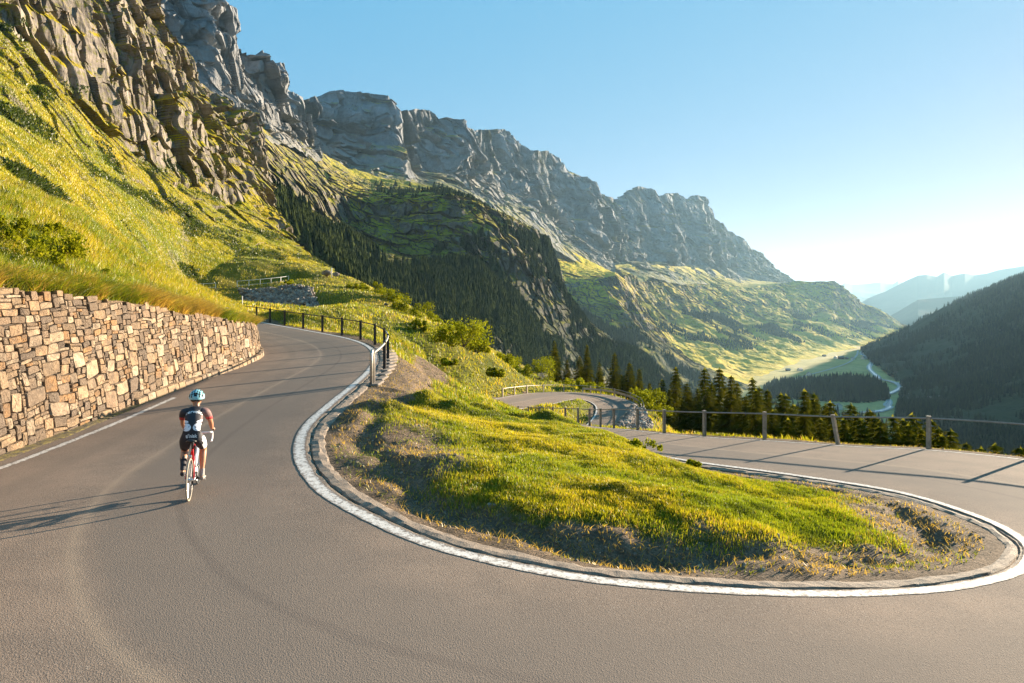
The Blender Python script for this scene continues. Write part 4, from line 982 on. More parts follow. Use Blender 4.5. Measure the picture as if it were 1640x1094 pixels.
ORD = ['first', 'second', 'third', 'fourth', 'fifth', 'sixth', 'seventh', 'eighth', 'ninth', 'tenth', 'eleventh', 'twelfth', 'thirteenth', 'fourteenth', 'fifteenth', 'sixteenth', 'seventeenth', 'eighteenth', 'nineteenth', 'twentieth', 'twenty-first', 'twenty-second', 'twenty-third', 'twenty-fourth', 'twenty-fifth', 'twenty-sixth', 'twenty-seventh', 'twenty-eighth', 'twenty-ninth', 'thirtieth', 'thirty-first', 'thirty-second', 'thirty-third', 'thirty-fourth', 'thirty-fifth', 'thirty-sixth', 'thirty-seventh', 'thirty-eighth', 'thirty-ninth', 'fortieth', 'forty-first', 'forty-second', 'forty-third', 'forty-fourth', 'forty-fifth', 'forty-sixth', 'forty-seventh', 'forty-eighth', 'forty-ninth', 'fiftieth', 'fifty-first', 'fifty-second', 'fifty-third', 'fifty-fourth', 'fifty-fifth', 'fifty-sixth', 'fifty-seventh', 'fifty-eighth', 'fifty-ninth', 'sixtieth', 'sixty-first', 'sixty-second', 'sixty-third', 'sixty-fourth']+['sixty-'+q for q in ('fifth','sixth','seventh','eighth','ninth')]+['seventieth']+['seventy-'+q for q in ('first','second','third','fourth','fifth','sixth','seventh','eighth','ninth')]+['eightieth']+['eighty-'+q for q in ('first','second','third')]
TREES = [(888,545,9),(908,575,7),(940,552,12),(928,570,10),(984,565,13),(1008,580,12),(1024,590,11),(1040,612,10),(1060,606,12),(1082,587,16),(1100,612,13),(1128,588,17),(1117,620,12),(1152,588,18),(1166,625,13),(1180,610,16),(1205,604,17),(1194,632,13),(1229,622,16),(1218,650,11),(1250,628,16),(1270,646,13),(1262,668,9),(1303,627,19),(1286,652,14),(1322,645,15),(1338,660,12),(1362,644,16),(1352,668,11),(1392,654,15),(1378,668,12),(1410,672,11),(1430,662,14),(1448,668,13),(1462,660,15),(1490,668,14),(1476,684,10),(1503,682,12),(1522,685,12),(1548,706,9),(1571,713,10),(1594,708,11),(1634,711,12),(960,580,10),(996,600,9),(1072,622,11),(1092,640,9),(1140,612,14),(1171,600,15),(1216,618,15),(1238,655,11),(1258,660,12),(1314,668,12),(1296,640,15),(1330,640,15),(1372,662,13),(1402,664,13),(1438,682,10),(1455,676,12),(1510,694,10)]+[(1056+i*15.5, 622+((i*37) % 5)*8, 12+(i*3) % 5) for i in range(17)]
TREES.sort()
def place_tree(k, x, y, zb, h, label, w=1.0):
    p = SPR[k]
    if not p[3]: t, c, tr = p[0], p[1], p[2]; p[3] = True
    else:
        t = p[0].copy(); link(t)
        for q in (p[1], p[2]): qq = q.copy(); link(qq, t)
    t.location = (x, y, zb); s = h/10; t.scale = (s*w*1.45, s*w*1.45, s); t.rotation_euler = (0, 0, (x*7.3) % 6.28)
    tag(t, label, 'spruce tree', 'spruces growing below the road'); return t
for i, (u, v, h) in enumerate(TREES):
    ys = np.linspace(38 if u > 1340 else 55, 135, 160); xs = (u-820)/F*ys; zt = (HZ-v)/F*ys; zg = tps(xs, ys)
    d_ok, _, _ = seg_dist(xs, ys, LI, LO)
    cost = np.abs((zt-zg)-h)+np.where(d_ok < 3.0, 50, 0)
    j = int(cost.argmin()); hh = max(zt[j]-zg[j]+.3, 3.5)
    size = 'tall' if hh > 15 else ('small' if hh < 9.5 else 'medium-sized')
    where = 'behind the lower hairpin' if u < 1040 else ('behind the railing of the lower road' if u < 1480 else 'beyond the right end of the railing')
    place_tree(i % 5, xs[j], ys[j], zg[j]-.3, hh, f'{size} golden-lit spruce {where}, {ORD[i]} treetop counted from the left', w=(.82, .95, .75, .9, .8)[(i*3) % 5])
def leaf_bush(name, x, y, zb, rad, hgt, seed, label, n=1500, mat=None, leaf=.11, cat='bush', group=None):
    r = np.random.default_rng(seed)
    k = 13; cl = np.column_stack([r.uniform(-.8, .8, k)*rad, r.uniform(-.8, .8, k)*rad, r.uniform(.15, .85, k)**1.2*hgt]); cl[:, 2] *= 1-.35*np.hypot(cl[:, 0], cl[:, 1])/rad; cr = r.uniform(.18, .5, k)*min(rad, hgt*.7)
    ci = r.integers(0, k, n); dirn = r.normal(size=(n, 3)); dirn /= np.linalg.norm(dirn, axis=1)[:, None]
    P = cl[ci]+dirn*(cr[ci]*r.uniform(.55, 1.08, n))[:, None]; P[:, 2] = np.maximum(P[:, 2], .03)
    a = r.normal(size=(n, 3)); a /= np.linalg.norm(a, axis=1)[:, None]; b = np.cross(a, r.normal(size=(n, 3))); b /= np.linalg.norm(b, axis=1)[:, None]
    s = leaf*r.uniform(.6, 1.4, n)[:, None]
    V = np.stack([P-a*s, P+b*s*.55, P+a*s, P-b*s*.55], 1).reshape(-1, 3); i = np.arange(n)*4
    t = empty(name, (x, y, zb))
    mesh_np('foliage', V, np.column_stack([i, i+1, i+2, i+3]), mat or M_LEAF, t, attrs={'shade': np.repeat(r.random(n)*.8, 4)})
    SV, SF = [], []
    for q in range(6):
        c = cl[q]; n0 = len(SV)
        for j in range(3):
            aa = 2.1*j; SV += [(math.cos(aa)*.03*rad, math.sin(aa)*.03*rad, -.1), (c[0]+math.cos(aa)*.008*rad, c[1]+math.sin(aa)*.008*rad, c[2])]
        for j in range(3): SF.append((n0+2*j, n0+2*((j+1) % 3), n0+2*((j+1) % 3)+1, n0+2*j+1))
    mesh_np('stems', np.array(SV), np.array(SF), M_BARK, t)
    tag(t, label, cat, group); return t
# (u, v of foot, distance, radius m, height m, description)
BUSHES = [(571,458,118,1.7,2.2,'round leafy bush by the dark boulder at the top of the ridge'),(598,470,112,2.2,2.8,'leafy alder bush, second down the ridge edge from the boulder'),(626,484,104,2.4,3.2,'broad alder bush on the ridge edge above the railing'),(652,497,98,2.4,2.6,'low spreading alder bush halfway down the ridge'),(677,505,94,2.0,3.2,'upright alder bush with a rounded top on the ridge'),
 (700,512,92,1.2,1.4,'very small bush on the ridge edge'),(672,526,78,1.6,1.6,'grey green bush alone in the meadow below the ridge'),(722,545,70,1.9,2.6,'left half of the big bright alder thicket'),(742,552,67,2.5,3.2,'tallest bright alder in the middle of the thicket'),(765,562,70,1.6,1.9,'low alder at the right foot of the thicket'),
 (724,582,52,.8,.9,'single dark green bush in the meadow below the thicket'),(806,562,88,1.7,2.2,'small alder above the shaded hollow'),(838,582,96,2.4,3.4,'wide yellow green alder beside the first spruce'),(862,590,98,2.4,4.2,'tall yellow green alder left of the first spruce'),(915,610,101,2.2,2.4,'bright low bush between the first spruces'),
 (935,628,95,1.4,2.2,'narrow leafy bush behind the lower hairpin'),(962,625,98,1.8,3.0,'leafy shrub among the spruces behind the lower hairpin'),(1050,668,78,1.9,5.2,'tall yellow leafy tree beside the lower rubble bank'),(1034,640,84,1.8,4.5,'slim yellow leafy tree above the lower rubble bank'),
 (418,438,150,3.6,2.4,'dark wide bush on the hillside above the white railing'),(462,455,117,1.1,1.6,'small bush at the top of the grey rubble face'),(792,600,72,1.0,1.1,'little bush at the edge of the shaded hollow'),(778,612,68,.8,.8,'knee high bush in the meadow left of the lower road')]
for i, (u, v, y, rad, h, lab) in enumerate(BUSHES):
    x = (u-820)/F*y; zt_ = (HZ-v)/F*y
    zg = float(tps(np.array([x]), np.array([y]))[0]) if u != 418 else zt_
    if abs(zg-zt_) > 2.5: zg = zt_
    leaf_bush('alder_bush', x, y, zg-.15, rad, h, 600+i, lab, n=2400, leaf=.11 if y > 60 else .08, group='bushes on the slope')

# shrubs and flowers on the bank above the wall
def on_sheet(name, u, v):
    G, par, _ = SHEETS[name]; P = G.reshape(-1, 3); uu, vv = uv_of(P); ok = P[:, 1] > 1; d = np.where(ok, np.hypot(uu-u, vv-v), 1e9); near = d < d.min()+2.5
    k = np.where(near)[0]; return P[k[P[k, 1].argmin()]]
for i, (u, v, rad, h, lab) in enumerate([(45, 418, .85, 1.0, 'largest leafy shrub on the bank above the left end of the wall'), (92, 405, .7, .85, 'leafy shrub on the bank right of the largest one'), (12, 380, .7, .8, 'leafy shrub at the left border of the bank, higher up'), (68, 375, .6, .6, 'small leafy shrub upslope of the largest bank shrub'), (150, 440, .4, .4, 'knee high herb clump on the bank above the wall')]):
    q = on_sheet('grassy_bank', u, v); leaf_bush('leafy_shrub', q[0], q[1], q[2]-.1, rad, h, 700+i, lab, n=1700, leaf=.045, group='shrubs on the bank above the wall')
G_, par_, _ = SHEETS['hillside']
P1 = tri_scatter(G_.reshape(-1, 3), G_.shape[0], G_.shape[1], 26000, 71, lambda c: (_pf2 > 1.0)*(_pf2 < 3.3)*in_view(c, 30, 30)*np.clip(fbm(c/np.array([7, 16, 5]), 4, 712)*4-.75, 0, 1)*(60/np.maximum(c[:, 1], 30))**1.5)
o = blades('heath', P1, .42, .30, 72, .0, 'low dark green heath in patches on the meadow hillside', lean=.9, cls='heath')
o.data.attributes['tint'].data.foreach_set('color', np.tile(np.array([.045, .065, .008, 1], np.float32), (len(P1)*5, 1)).ravel()*np.repeat(np.random.default_rng(3).uniform(.6, 1.6, len(P1)), 5)[:, None].repeat(4, 1).ravel().astype(np.float32))
G_, par_, _ = SHEETS['grassy_bank']
P1 = tri_scatter(G_.reshape(-1, 3), G_.shape[0], G_.shape[1], 420, 73, lambda c: (_pf > 1.05)*in_view(c, 10, 10)*np.clip(fbm(c/3, 3, 5)*3+.2, 0, 1))
r_ = np.random.default_rng(9); V_, F_ = [], []
for k_, p_ in enumerate(P1):
    h_ = r_.uniform(.3, .5); a_ = r_.uniform(.035, .07); n_ = len(V_)
    V_ += [p_+[math.cos(j*1.047)*a_, math.sin(j*1.047)*a_, h_+r_.uniform(0, .02)] for j in range(6)]+[p_+[-.004, 0, 0], p_+[.004, 0, 0], p_+[0, 0, h_]]
    F_ += [(n_, n_+1, n_+2), (n_, n_+2, n_+3), (n_, n_+3, n_+4), (n_, n_+4, n_+5), (n_+6, n_+7, n_+8)]
tag(mesh_np('wild_flowers', np.array(V_), np.array(F_), simple_mat('white_umbels', (.75, .72, .62), .8)), 'small white flower heads dotted through the tall bank grass', 'flowers', kind='stuff')

for i, (u, v, y, rad, h, lab) in enumerate([(1025, 716, 17.0, .62, .38, 'low green leafy weed patch on the crest of the hairpin island'), (1108, 742, 15.2, .22, .22, 'small weed tuft beside the far white line of the island')]):
    x = (u-820)/F*y; zg = float(ground_z(np.array([x]), np.array([y]))[0]); leaf_bush('weed_patch', x, y, zg-.03, rad, h, 760+i, lab, n=900, leaf=.035, cat='weeds')
# ------------------------------------------------------------------ railings, rubble faces, rocks
def tube(pts, rad, n=8, closed=False, caps=True):
    P = np.asarray(pts, float); m = len(P); V = []; 
    T = np.gradient(P, axis=0) if not closed else (np.roll(P, -1, 0)-np.roll(P, 1, 0))
    T /= np.linalg.norm(T, axis=1)[:, None]
    up = np.array([0, 0, 1.0]) if abs(T[0][2]) < .9 else np.array([1.0, 0, 0])
    a = np.cross(T[0], up); a /= np.linalg.norm(a)
    rr = np.broadcast_to(rad, (m,))
    for i in range(m):
        a = a-T[i]*(a@T[i]); a /= np.linalg.norm(a); b = np.cross(T[i], a)
        for j in range(n):
            w = 2*math.pi*j/n; V.append(P[i]+(a*math.cos(w)+b*math.sin(w))*rr[i])
    f = [(i*n+j, i*n+(j+1) % n, ((i+1) % m)*n+(j+1) % n, ((i+1) % m)*n+j) for i in range(m if closed else m-1) for j in range(n)]
    V = np.array(V); f = np.array(f)
    if caps and not closed:
        V = np.vstack([V, P[:1], P[-1:]]); c0, c1 = len(V)-2, len(V)-1
        f2 = [(j, c0, c0, (j+1) % n) for j in range(n)]
        t = np.array([((j+1) % n, j, c0) for j in range(n)]+[((m-1)*n+j, (m-1)*n+(j+1) % n, c1) for j in range(n)])
        return V, [f, t]
    return V, [f]
class MB:
    def __init__(s): s.V = []; s.F = {}; s.n = 0
    def add(s, V, fl):
        for f in fl if isinstance(fl, list) else [fl]:
            f = np.asarray(f); s.F.setdefault(f.shape[1], []).append(f+s.n)
        s.V.append(np.asarray(V, float)); s.n += len(V); return s
    def tube(s, pts, rad, n=8, **k): return s.add(*tube(pts, rad, n, **k))
    def box(s, c, d, rot=None, bev=0.0):
        bm = bmesh.new(); bmesh.ops.create_cube(bm, size=1)
        for v in bm.verts: v.co = Vector((v.co.x*d[0], v.co.y*d[1], v.co.z*d[2]))
        if bev: bmesh.ops.bevel(bm, geom=bm.edges[:], offset=bev, segments=1, affect='EDGES')
        if rot is not None: bmesh.ops.transform(bm, matrix=rot.to_4x4(), verts=bm.verts)
        bmesh.ops.triangulate(bm, faces=bm.faces)
        V = np.array([v.co[:] for v in bm.verts])+np.array(c); f = np.array([[v.index for v in fc.verts] for fc in bm.faces]); bm.free()
        return s.add(V, f)
    def build(s, name, mat, parent=None, smooth=False, loc=None, **k):
        V = np.vstack(s.V)
        if loc is not None: V = V-np.array(loc)
        return mesh_np(name, V, [np.vstack(f) for f in s.F.values()], mat, parent, smooth=smooth, **k)
M_STEEL_DARK = simple_mat('dark_weathered_steel', (.055, .045, .04), .6, .4, var=.3, vscale=9)
M_GALV = simple_mat('galvanised_steel', (.40, .37, .33), .42, .8, var=.2, vscale=12)
M_GREYPOST = simple_mat('grey_weathered_post', (.30, .24, .18), .8, 0, var=.35, vscale=9, bumpd=.01)
M_RAILGREY = simple_mat('dull_steel_rail', (.26, .24, .22), .5, .5, var=.25, vscale=5)
M_WHITEFENCE = simple_mat('white_painted_rail', (.62, .58, .52), .6, 0, var=.15, vscale=4)
def arc_points(C, step, start=0.0, end=None):
    L = np.concatenate([[0], np.cumsum(np.linalg.norm(np.diff(C[:, :2], axis=0), axis=1))]); e = L[-1] if end is None else end
    s = np.arange(start, e+1e-6, step); return np.column_stack([np.interp(s, L, C[:, k]) for k in range(3)])
def ground_at(P):
    q = P.copy(); q[:, 2] = ground_z(P[:, 0], P[:, 1]); return q
def railing(name, C, step, h, mpost, mrail, label, wpost=.11, rrail=.03, lean=None, sink=.25, second=False, group=None, zoff=0):
    Pp = arc_points(C, step); root = empty(name, tuple(Pp[0])); o = np.array(Pp[0])
    tops = []
    T = np.gradient(Pp, axis=0)
    for i, p in enumerate(Pp):
        b = MB(); ang = math.atan2(T[i][1], T[i][0]); rot = Matrix.Rotation(ang, 3, 'Z')
        dl = np.array(lean.get(i, (0, 0, 0)) if lean else (0, 0, 0), float); w = wpost
        # H section: two flanges and a web
        top = p+dl+np.array([0, 0, h+zoff]); bot = p-np.array([0, 0, sink])
        ax = Vector(tuple(top-bot)); q = Vector((0, 0, 1)).rotation_difference(ax.normalized()).to_matrix()@rot
        c = (top+bot)/2; ln = ax.length
        for sgn in (-1, 1): b.box(c+np.array(q@Vector((0, sgn*w*.42, 0))), (w, w*.16, ln), q)
        b.box(c, (w*.22, w*.70, ln-.004), q)
        b.box(top-np.array([0, 0, .012]), (w*1.04, w*1.04, .03), q)
        b.build('post', mpost, root, loc=o); tops.append(top-np.array([0, 0, .07]))
    tops = np.array(tops)
    c = catmull(tops, 6) if len(tops) > 2 else tops
    MB().tube(c, rrail, 8).build('rail', mrail, root, smooth=True, loc=o)
    if second:
        c2 = c-np.array([0, 0, h*.72]); MB().tube(c2, rrail*.8, 6).build('rail', mrail, root, smooth=True, loc=o)
    tag(root, label, 'railing', group); return root
# A: railing on the outside of the left hand curve (inner edge of the climb)
CA = offset_curve(EI[14*28:14*36], EO[14*28:14*36], -.42); CA[:, 2] += .0
railing('roadside_railing', CA, 3.05, .96, M_STEEL_DARK, M_STEEL_DARK, 'dark post and rail fence following the curve above the stone wall bend', .105, .028)
# pale end hoop of that railing
e0 = CA[0]; b = MB()
hoop = np.array([e0+np.array([.02, -.42, -.3]), e0+np.array([.02, -.42, .8]), e0+np.array([.02, -.40, .93]), e0+np.array([.02, -.30, .99]), e0+np.array([.02, -.2, .93]), e0+np.array([.02, -.18, .8]), e0+np.array([.02, -.18, -.3])])
b.tube(hoop, .045, 10)
c3 = arc_points(CA, 1.0, 0, 8.0)+np.array([0, 0, .89]); c3 = np.vstack([e0+np.array([.02, -.2, .93]), c3]); b.tube(catmull(c3, 4), .036, 10)
tag(b.build('railing_end_hoop', M_GALV, None, smooth=True), 'bright galvanised hoop and handrail ending the dark railing at the bend', 'handrail')
# B: railing along the outside of the lower road
CBs = offset_curve(EO[0:14*14], EI[0:14*14], -.32)
L_ = np.concatenate([[0], np.cumsum(np.linalg.norm(np.diff(CBs[:, :2], axis=0), axis=1))])
ph = float(np.interp(0, [0], [0])); k0 = int(np.argmin(np.hypot(CBs[:, 0]-12.55, CBs[:, 1]-20.75))); ph = L_[k0] % 2.62
railing('roadside_railing', arc_points(CBs, .25, ph), 2.62, .98, M_GREYPOST, M_RAILGREY, 'grey post and rail fence along the outside of the lower road, one post leaning', .105, .024,
        lean={int(round((L_[k0]-ph)/2.62))-1: (-.16, .12, -.03)})
# C: white fences on the upper road
CC = offset_curve(UI, UO, .35)
La = np.concatenate([[0], np.cumsum(np.linalg.norm(np.diff(CC[:, :2], axis=0), axis=1))])
railing('white_railing', arc_points(CC, .4, 3, La[-1]*.60), 1.9, 1.0, M_WHITEFENCE, M_WHITEFENCE, 'long white railing with close posts on the distant upper road', .10, .04, second=True, group='white railings of the upper road')
railing('white_railing', arc_points(CC, .4, La[-1]*.64, La[-1]*.97), 2.0, 1.1, M_WHITEFENCE, M_WHITEFENCE, 'short white railing above the grey rubble face', .10, .04, second=True, group='white railings of the upper road')
# D: railings around the lower hairpin
CD = offset_curve(LI[12*3:12*9], LO[12*3:12*9], -.4)
railing('roadside_railing', CD, 3.6, .95, M_GREYPOST, M_RAILGREY, 'thin poles and rail round the far side of the lower hairpin', .13, .03)
CE = offset_curve(LI[12*5+4:12*10], LO[12*5+4:12*10], -.15)
pe = arc_points(CE, .6); root = empty('crash_barrier', tuple(pe[0])); o = pe[0]
prof = [(-.02, .42), (.03, .47), (-.02, .54), (.03, .61), (-.02, .68), (-.03, .68), (-.03, .42)]
tn = np.gradient(pe, axis=0); tn /= np.linalg.norm(tn[:, :2], axis=1)[:, None]; nn_ = np.column_stack([-tn[:, 1], tn[:, 0], tn[:, 0]*0])
V = np.stack([pe+nn_*a+np.array([0, 0, h_]) for a, h_ in prof], 1)-o
mesh_np('beam', V.reshape(-1, 3), grid_faces(len(pe), len(prof)), M_GALV, root)
for i in range(0, len(pe), 4): MB().box(pe[i]+np.array([0, 0, .2])-nn_[i]*.08, (.1, .1, .95)).build('post', M_GALV, root, loc=o)
tag(root, 'silver crash barrier on the right edge of the lower hairpin', 'crash barrier')
# kerb stones under railing A end: low concrete edge blocks
b = MB()
for k, p in enumerate(arc_points(CA, 1.0, 0, 9)): b.box(p+np.array([.12, 0, -.12]), (.26, .97, .26), Matrix.Rotation(-.1*k*.3, 3, 'Z'), .03)
tag(b.build('concrete_edge_blocks', simple_mat('grey_concrete', (.15, .12, .095), .9, var=.3, vscale=6, bumpd=.01)), kind='structure')
def rock(r, s, sub=1):
    bm = bmesh.new(); bmesh.ops.create_icosphere(bm, subdivisions=sub, radius=1)
    ax = [r.uniform(.6, 1.2)*s, r.uniform(.55, 1.0)*s, r.uniform(.45, .85)*s]
    V = np.array([v.co[:] for v in bm.verts]); f = np.array([[v.index for v in q.verts] for q in bm.faces]); bm.free()
    for _ in range(7):   # chop planes off for facets
        n = np.array([r.gauss(0, 1) for _ in range(3)]); n /= np.linalg.norm(n); d = V@n; m = d > r.uniform(.55, .8); V[m] -= np.outer(d[m]-.62, n)
    V = V*ax; a = r.uniform(0, 6.28); c, s_ = math.cos(a), math.sin(a)
    return V@np.array([[c, -s_, 0], [s_, c, 0], [0, 0, 1]]), f
M_RUBBLE = stone_mat('rubble_stone')
def rubble_face(name, corners, n, size, seed, label, cat='rubble wall'):
    """corners: lower left, lower right, upper right, upper left (world)"""
    r = random.Random(seed); A, B, C, D = (np.array(q, float) for q in corners); mb = MB(); cols = []
    o = (A+B)/2; nrm = np.cross(B-A, D-A); nrm /= np.linalg.norm(nrm)
    if nrm[1] > 0: nrm = -nrm
    lib = [rock(r, 1, 2) for _ in range(24)]
    for k in range(n):
        u, v = r.random(), r.random(); p = (A*(1-u)+B*u)*(1-v)+(D*(1-u)+C*u)*v
        edge = min(u, 1-u, v, 1-v); s = size*r.uniform(.5, 1.5)*(.7 if edge < .04 else 1)
        V, f = lib[r.randrange(24)]; a = r.uniform(0, 6.28); c_, s_ = math.cos(a), math.sin(a)
        V2 = (V@np.array([[1, 0, 0], [0, c_, -s_], [0, s_, c_]]))*s+p+nrm*(r.uniform(-.25, .35)*size+.5*fbm(np.array([[u*4, v*3, seed]]), 3, 3)[0])
        mb.add(V2, f); g = r.uniform(.7, 1.25); cols.append(np.tile(np.array(r.choice([(.34, .29, .24), (.26, .22, .19), (.44, .38, .31), (.20, .17, .15)]))*g, (len(V), 1)))
    root = empty(name, tuple(o)); m = mb.build('rubble', M_RUBBLE, root, loc=o, cols={'tint': np.vstack(cols)})
    g = 8; q = []
    for j in range(g):
        for i in range(g):
            u, v = i/(g-1), j/(g-1); q.append((A*(1-u)+B*u)*(1-v)+(D*(1-u)+C*u)*v-nrm*size*.25)
    mesh_np('packing_earth', np.array(q)-o, grid_faces(g, g), simple_mat('packing_earth', (.06, .05, .035), .95), root)
    tag(root, label, cat); return root
rubble_face('rubble_wall', [px(398, 490, 100), px(516, 504, 96), px(499, 459, 107), px(380, 464, 106)], 1700, .30, 31, 'grey rubble stone face below the white railing of the upper road')
rubble_face('rubble_wall', [px(975, 694, 56), px(1048, 694, 62), px(1030, 655, 71), px(1012, 652, 70)], 900, .30, 33, 'rubble stone bank under the crash barrier of the lower hairpin')
rng2 = random.Random(77)
def boulder(u, v, y, s, label, seed, flat=.7):
    r = random.Random(seed); V, f = rock(r, s, 3); V[:, 2] *= flat
    V = V+(fbm(V/(s*.5), 4, seed)[:, None]*V/np.linalg.norm(V, axis=1)[:, None])*s*.22
    x = (u-820)/F*y; z = (HZ-v)/F*y
    o = mesh_np('boulder', V, f, M_RUBBLE, None, cols={'tint': np.tile(np.array((.22, .18, .15)), (len(V), 1))})
    o.location = (x, y, z); tag(o, label, 'boulder', 'boulders on the slopes'); return o
boulder(524, 437, 132, 1.5, 'dark shaded boulder on the skyline of the ridge beside a pale post', 3)
boulder(538, 440, 131, 1.1, 'smaller brown boulder right of the pale post on the ridge', 4)
boulder(535, 475, 105, .6, 'flat stone in the meadow below the ridge top', 5)
boulder(618, 508, 86, .55, 'grey stone in the meadow above the railing bend', 6)
boulder(618, 487, 96, .5, 'dark stone beside the ridge bushes', 8)
b = MB(); b.tube([px(531, 441, 129)-[0, 0, .4], px(531, 429, 129)], .10, 8)
tag(b.build('marker_post', M_WHITEFENCE, smooth=True), 'pale marker post standing between the two ridge boulders', 'post')
b = MB(); b.tube([px(388, 503, 62)-[0, 0, .3], px(388, 474, 62)], .045, 8)
tag(b.build('snow_pole', M_WHITEFENCE, smooth=True), 'tall thin snow pole at the far end of the dark railing', 'post')
# small stones on the bare verge, one at a time as a loose litter
P1 = tri_scatter(NG, _ny, _nu, 3200, 44, lambda c: (OUT > .35)*(DQ > .3)*(c[:, 1] < 34)*in_view(c)*(~((SD > .9) & (c[:, 0] < -6))))
lib = [rock(rng2, 1, 1) for _ in range(10)]; mb = MB(); cols = []
for p in P1:
    V, f = lib[rng2.randrange(10)]; s = .012+.045*rng2.random()**3; mb.add(V*s+p, f); cols.append(np.tile(np.array((.34, .27, .2))*rng2.uniform(.5, 1.2), (len(V), 1)))
tag(mb.build('verge_gravel', M_RUBBLE, cols={'tint': np.vstack(cols)}), 'loose gravel on the bare verge of the bend', 'gravel', kind='stuff')
# ------------------------------------------------------------------ racing bicycle and rider
M_BLACK = simple_mat('black_rubber', (.015, .015, .016), .6); M_CARBON = simple_mat('black_gloss', (.02, .02, .022), .3)
M_RED = simple_mat('red_paint', (.60, .012, .015), .3); M_WHITE = simple_mat('white_paint', (.72, .72, .72), .35); M_ALU = simple_mat('bright_aluminium', (.6, .6, .6), .3, .9)
M_TAPE = simple_mat('white_bar_tape', (.70, .70, .70), .6)
M_TYRE = simple_mat('tan_wall_tyre', (.30, .26, .20), .7)
def V3(*a): return np.array(a, float)
WR = .335; RA = V3(0, 0, WR); FA = V3(0, .985, WR); BB = V3(0, .405, .27); SD = V3(0, .195, .955); HT0 = V3(0, .865, .70); HT1 = V3(0, .835, .86)
bike = empty('racing_bicycle')
def ring(c, R_, r_, n=48, m=10, sx=1.0):
    V = []
    for i in range(n):
        a = 2*math.pi*i/n
        for j in range(m):
            w = 2*math.pi*j/m; rr = R_+r_*math.cos(w); V.append((c[0]+r_*sx*math.sin(w), c[1]+rr*math.cos(a), c[2]+rr*math.sin(a)))
    return np.array(V), np.array([(i*m+j, ((i+1) % n)*m+j, ((i+1) % n)*m+(j+1) % m, i*m+(j+1) % m) for i in range(n) for j in range(m)])
def wheel(c, rear):
    h = MB(); h.tube([c+V3(-.05, 0, 0), c+V3(.05, 0, 0)], .017 if not rear else .022, 10)
    if rear:
        for k in range(5): h.tube([c+V3(.018+.005*k, 0, 0), c+V3(.021+.005*k, 0, 0)], .045-.005*k, 20)
    w = h.build('wheel', M_ALU, bike)
    V, f = ring(c, WR-.012, .0125); mesh_np('tyre', V, f, M_TYRE if rear else M_BLACK, w, smooth=True)
    V, f = ring(c, WR-.032, .013, sx=.7); mesh_np('rim', V, f, M_CARBON, w, smooth=True)
    s = MB()
    for k in range(24):
        a = 2*math.pi*k/24; a2 = a+(.5 if k % 2 else -.5); sx = .02 if (k//2) % 2 else -.02
        s.tube([c+V3(sx, .018*math.cos(a2), .018*math.sin(a2)), c+V3(0, (WR-.04)*math.cos(a), (WR-.04)*math.sin(a))], .0016, 4, caps=False)
    s.build('spokes', M_ALU, w)
wheel(RA, True); wheel(FA, False)
b = MB()
b.tube([BB, BB+(HT0-BB)*.98], .026, 12); b.tube([BB+V3(-.035, 0, 0), BB+V3(.035, 0, 0)], .024, 12)
for s in (-1, 1):
    b.tube([BB+V3(s*.03, -.02, 0), V3(s*.055, .12, .31), RA+V3(s*.062, 0, 0)], .012, 8)
fr = b.build('frame', M_WHITE, bike, smooth=True)
b = MB(); ST = BB+(SD-BB)*.74
b.tube([BB, ST], .0175, 10); b.tube([ST-V3(0, 0, .03), HT1-V3(0, 0, .03)], .018, 10); b.tube([HT0-V3(0, 0, .02), HT1], .022, 10)
for s in (-1, 1): b.tube([ST+V3(s*.01, -.01, -.04), V3(s*.04, .16, .60), RA+V3(s*.062, 0, .01)], .009, 8)
b.build('frame_tubes', M_RED, fr, smooth=True)
b = MB()
for s in (-1, 1): b.tube([HT0+V3(s*.015, 0, -.02), V3(s*.048, .885, .62), V3(s*.05, .93, .46), FA+V3(s*.05, 0, 0)], [.016, .016, .013, .009], 8)
b.build('fork', M_CARBON, bike, smooth=True)
b = MB(); b.tube([ST, SD-V3(0, 0, .03)], .0138, 10); b.build('seatpost', M_CARBON, bike, smooth=True)
# saddle
n, V = 14, []
for i in range(n):
    t = i/(n-1); y = -.13+.27*t; w = .068*(1-sstep(.25, .6, t))+.018; w *= math.sqrt(max(.08, 1-(2*abs(t-.5))**6))
    for j in range(9): a = math.pi*j/8; V.append((math.cos(a)*w, SD[1]+y, SD[2]-.02+.022*math.sin(a)-.02*(abs(math.cos(a))**4)+.01*(1-t)**3))
f = [(i*9+j, i*9+j+1, (i+1)*9+j+1, (i+1)*9+j) for i in range(n-1) for j in range(8)]+[(i*9+8, i*9, (i+1)*9, (i+1)*9+8) for i in range(n-1)]
mesh_np('saddle', np.array(V), [np.array(f), np.array([tuple(range(8, -1, -1)), tuple((n-1)*9+k for k in range(9))])], M_CARBON, bike, smooth=True)
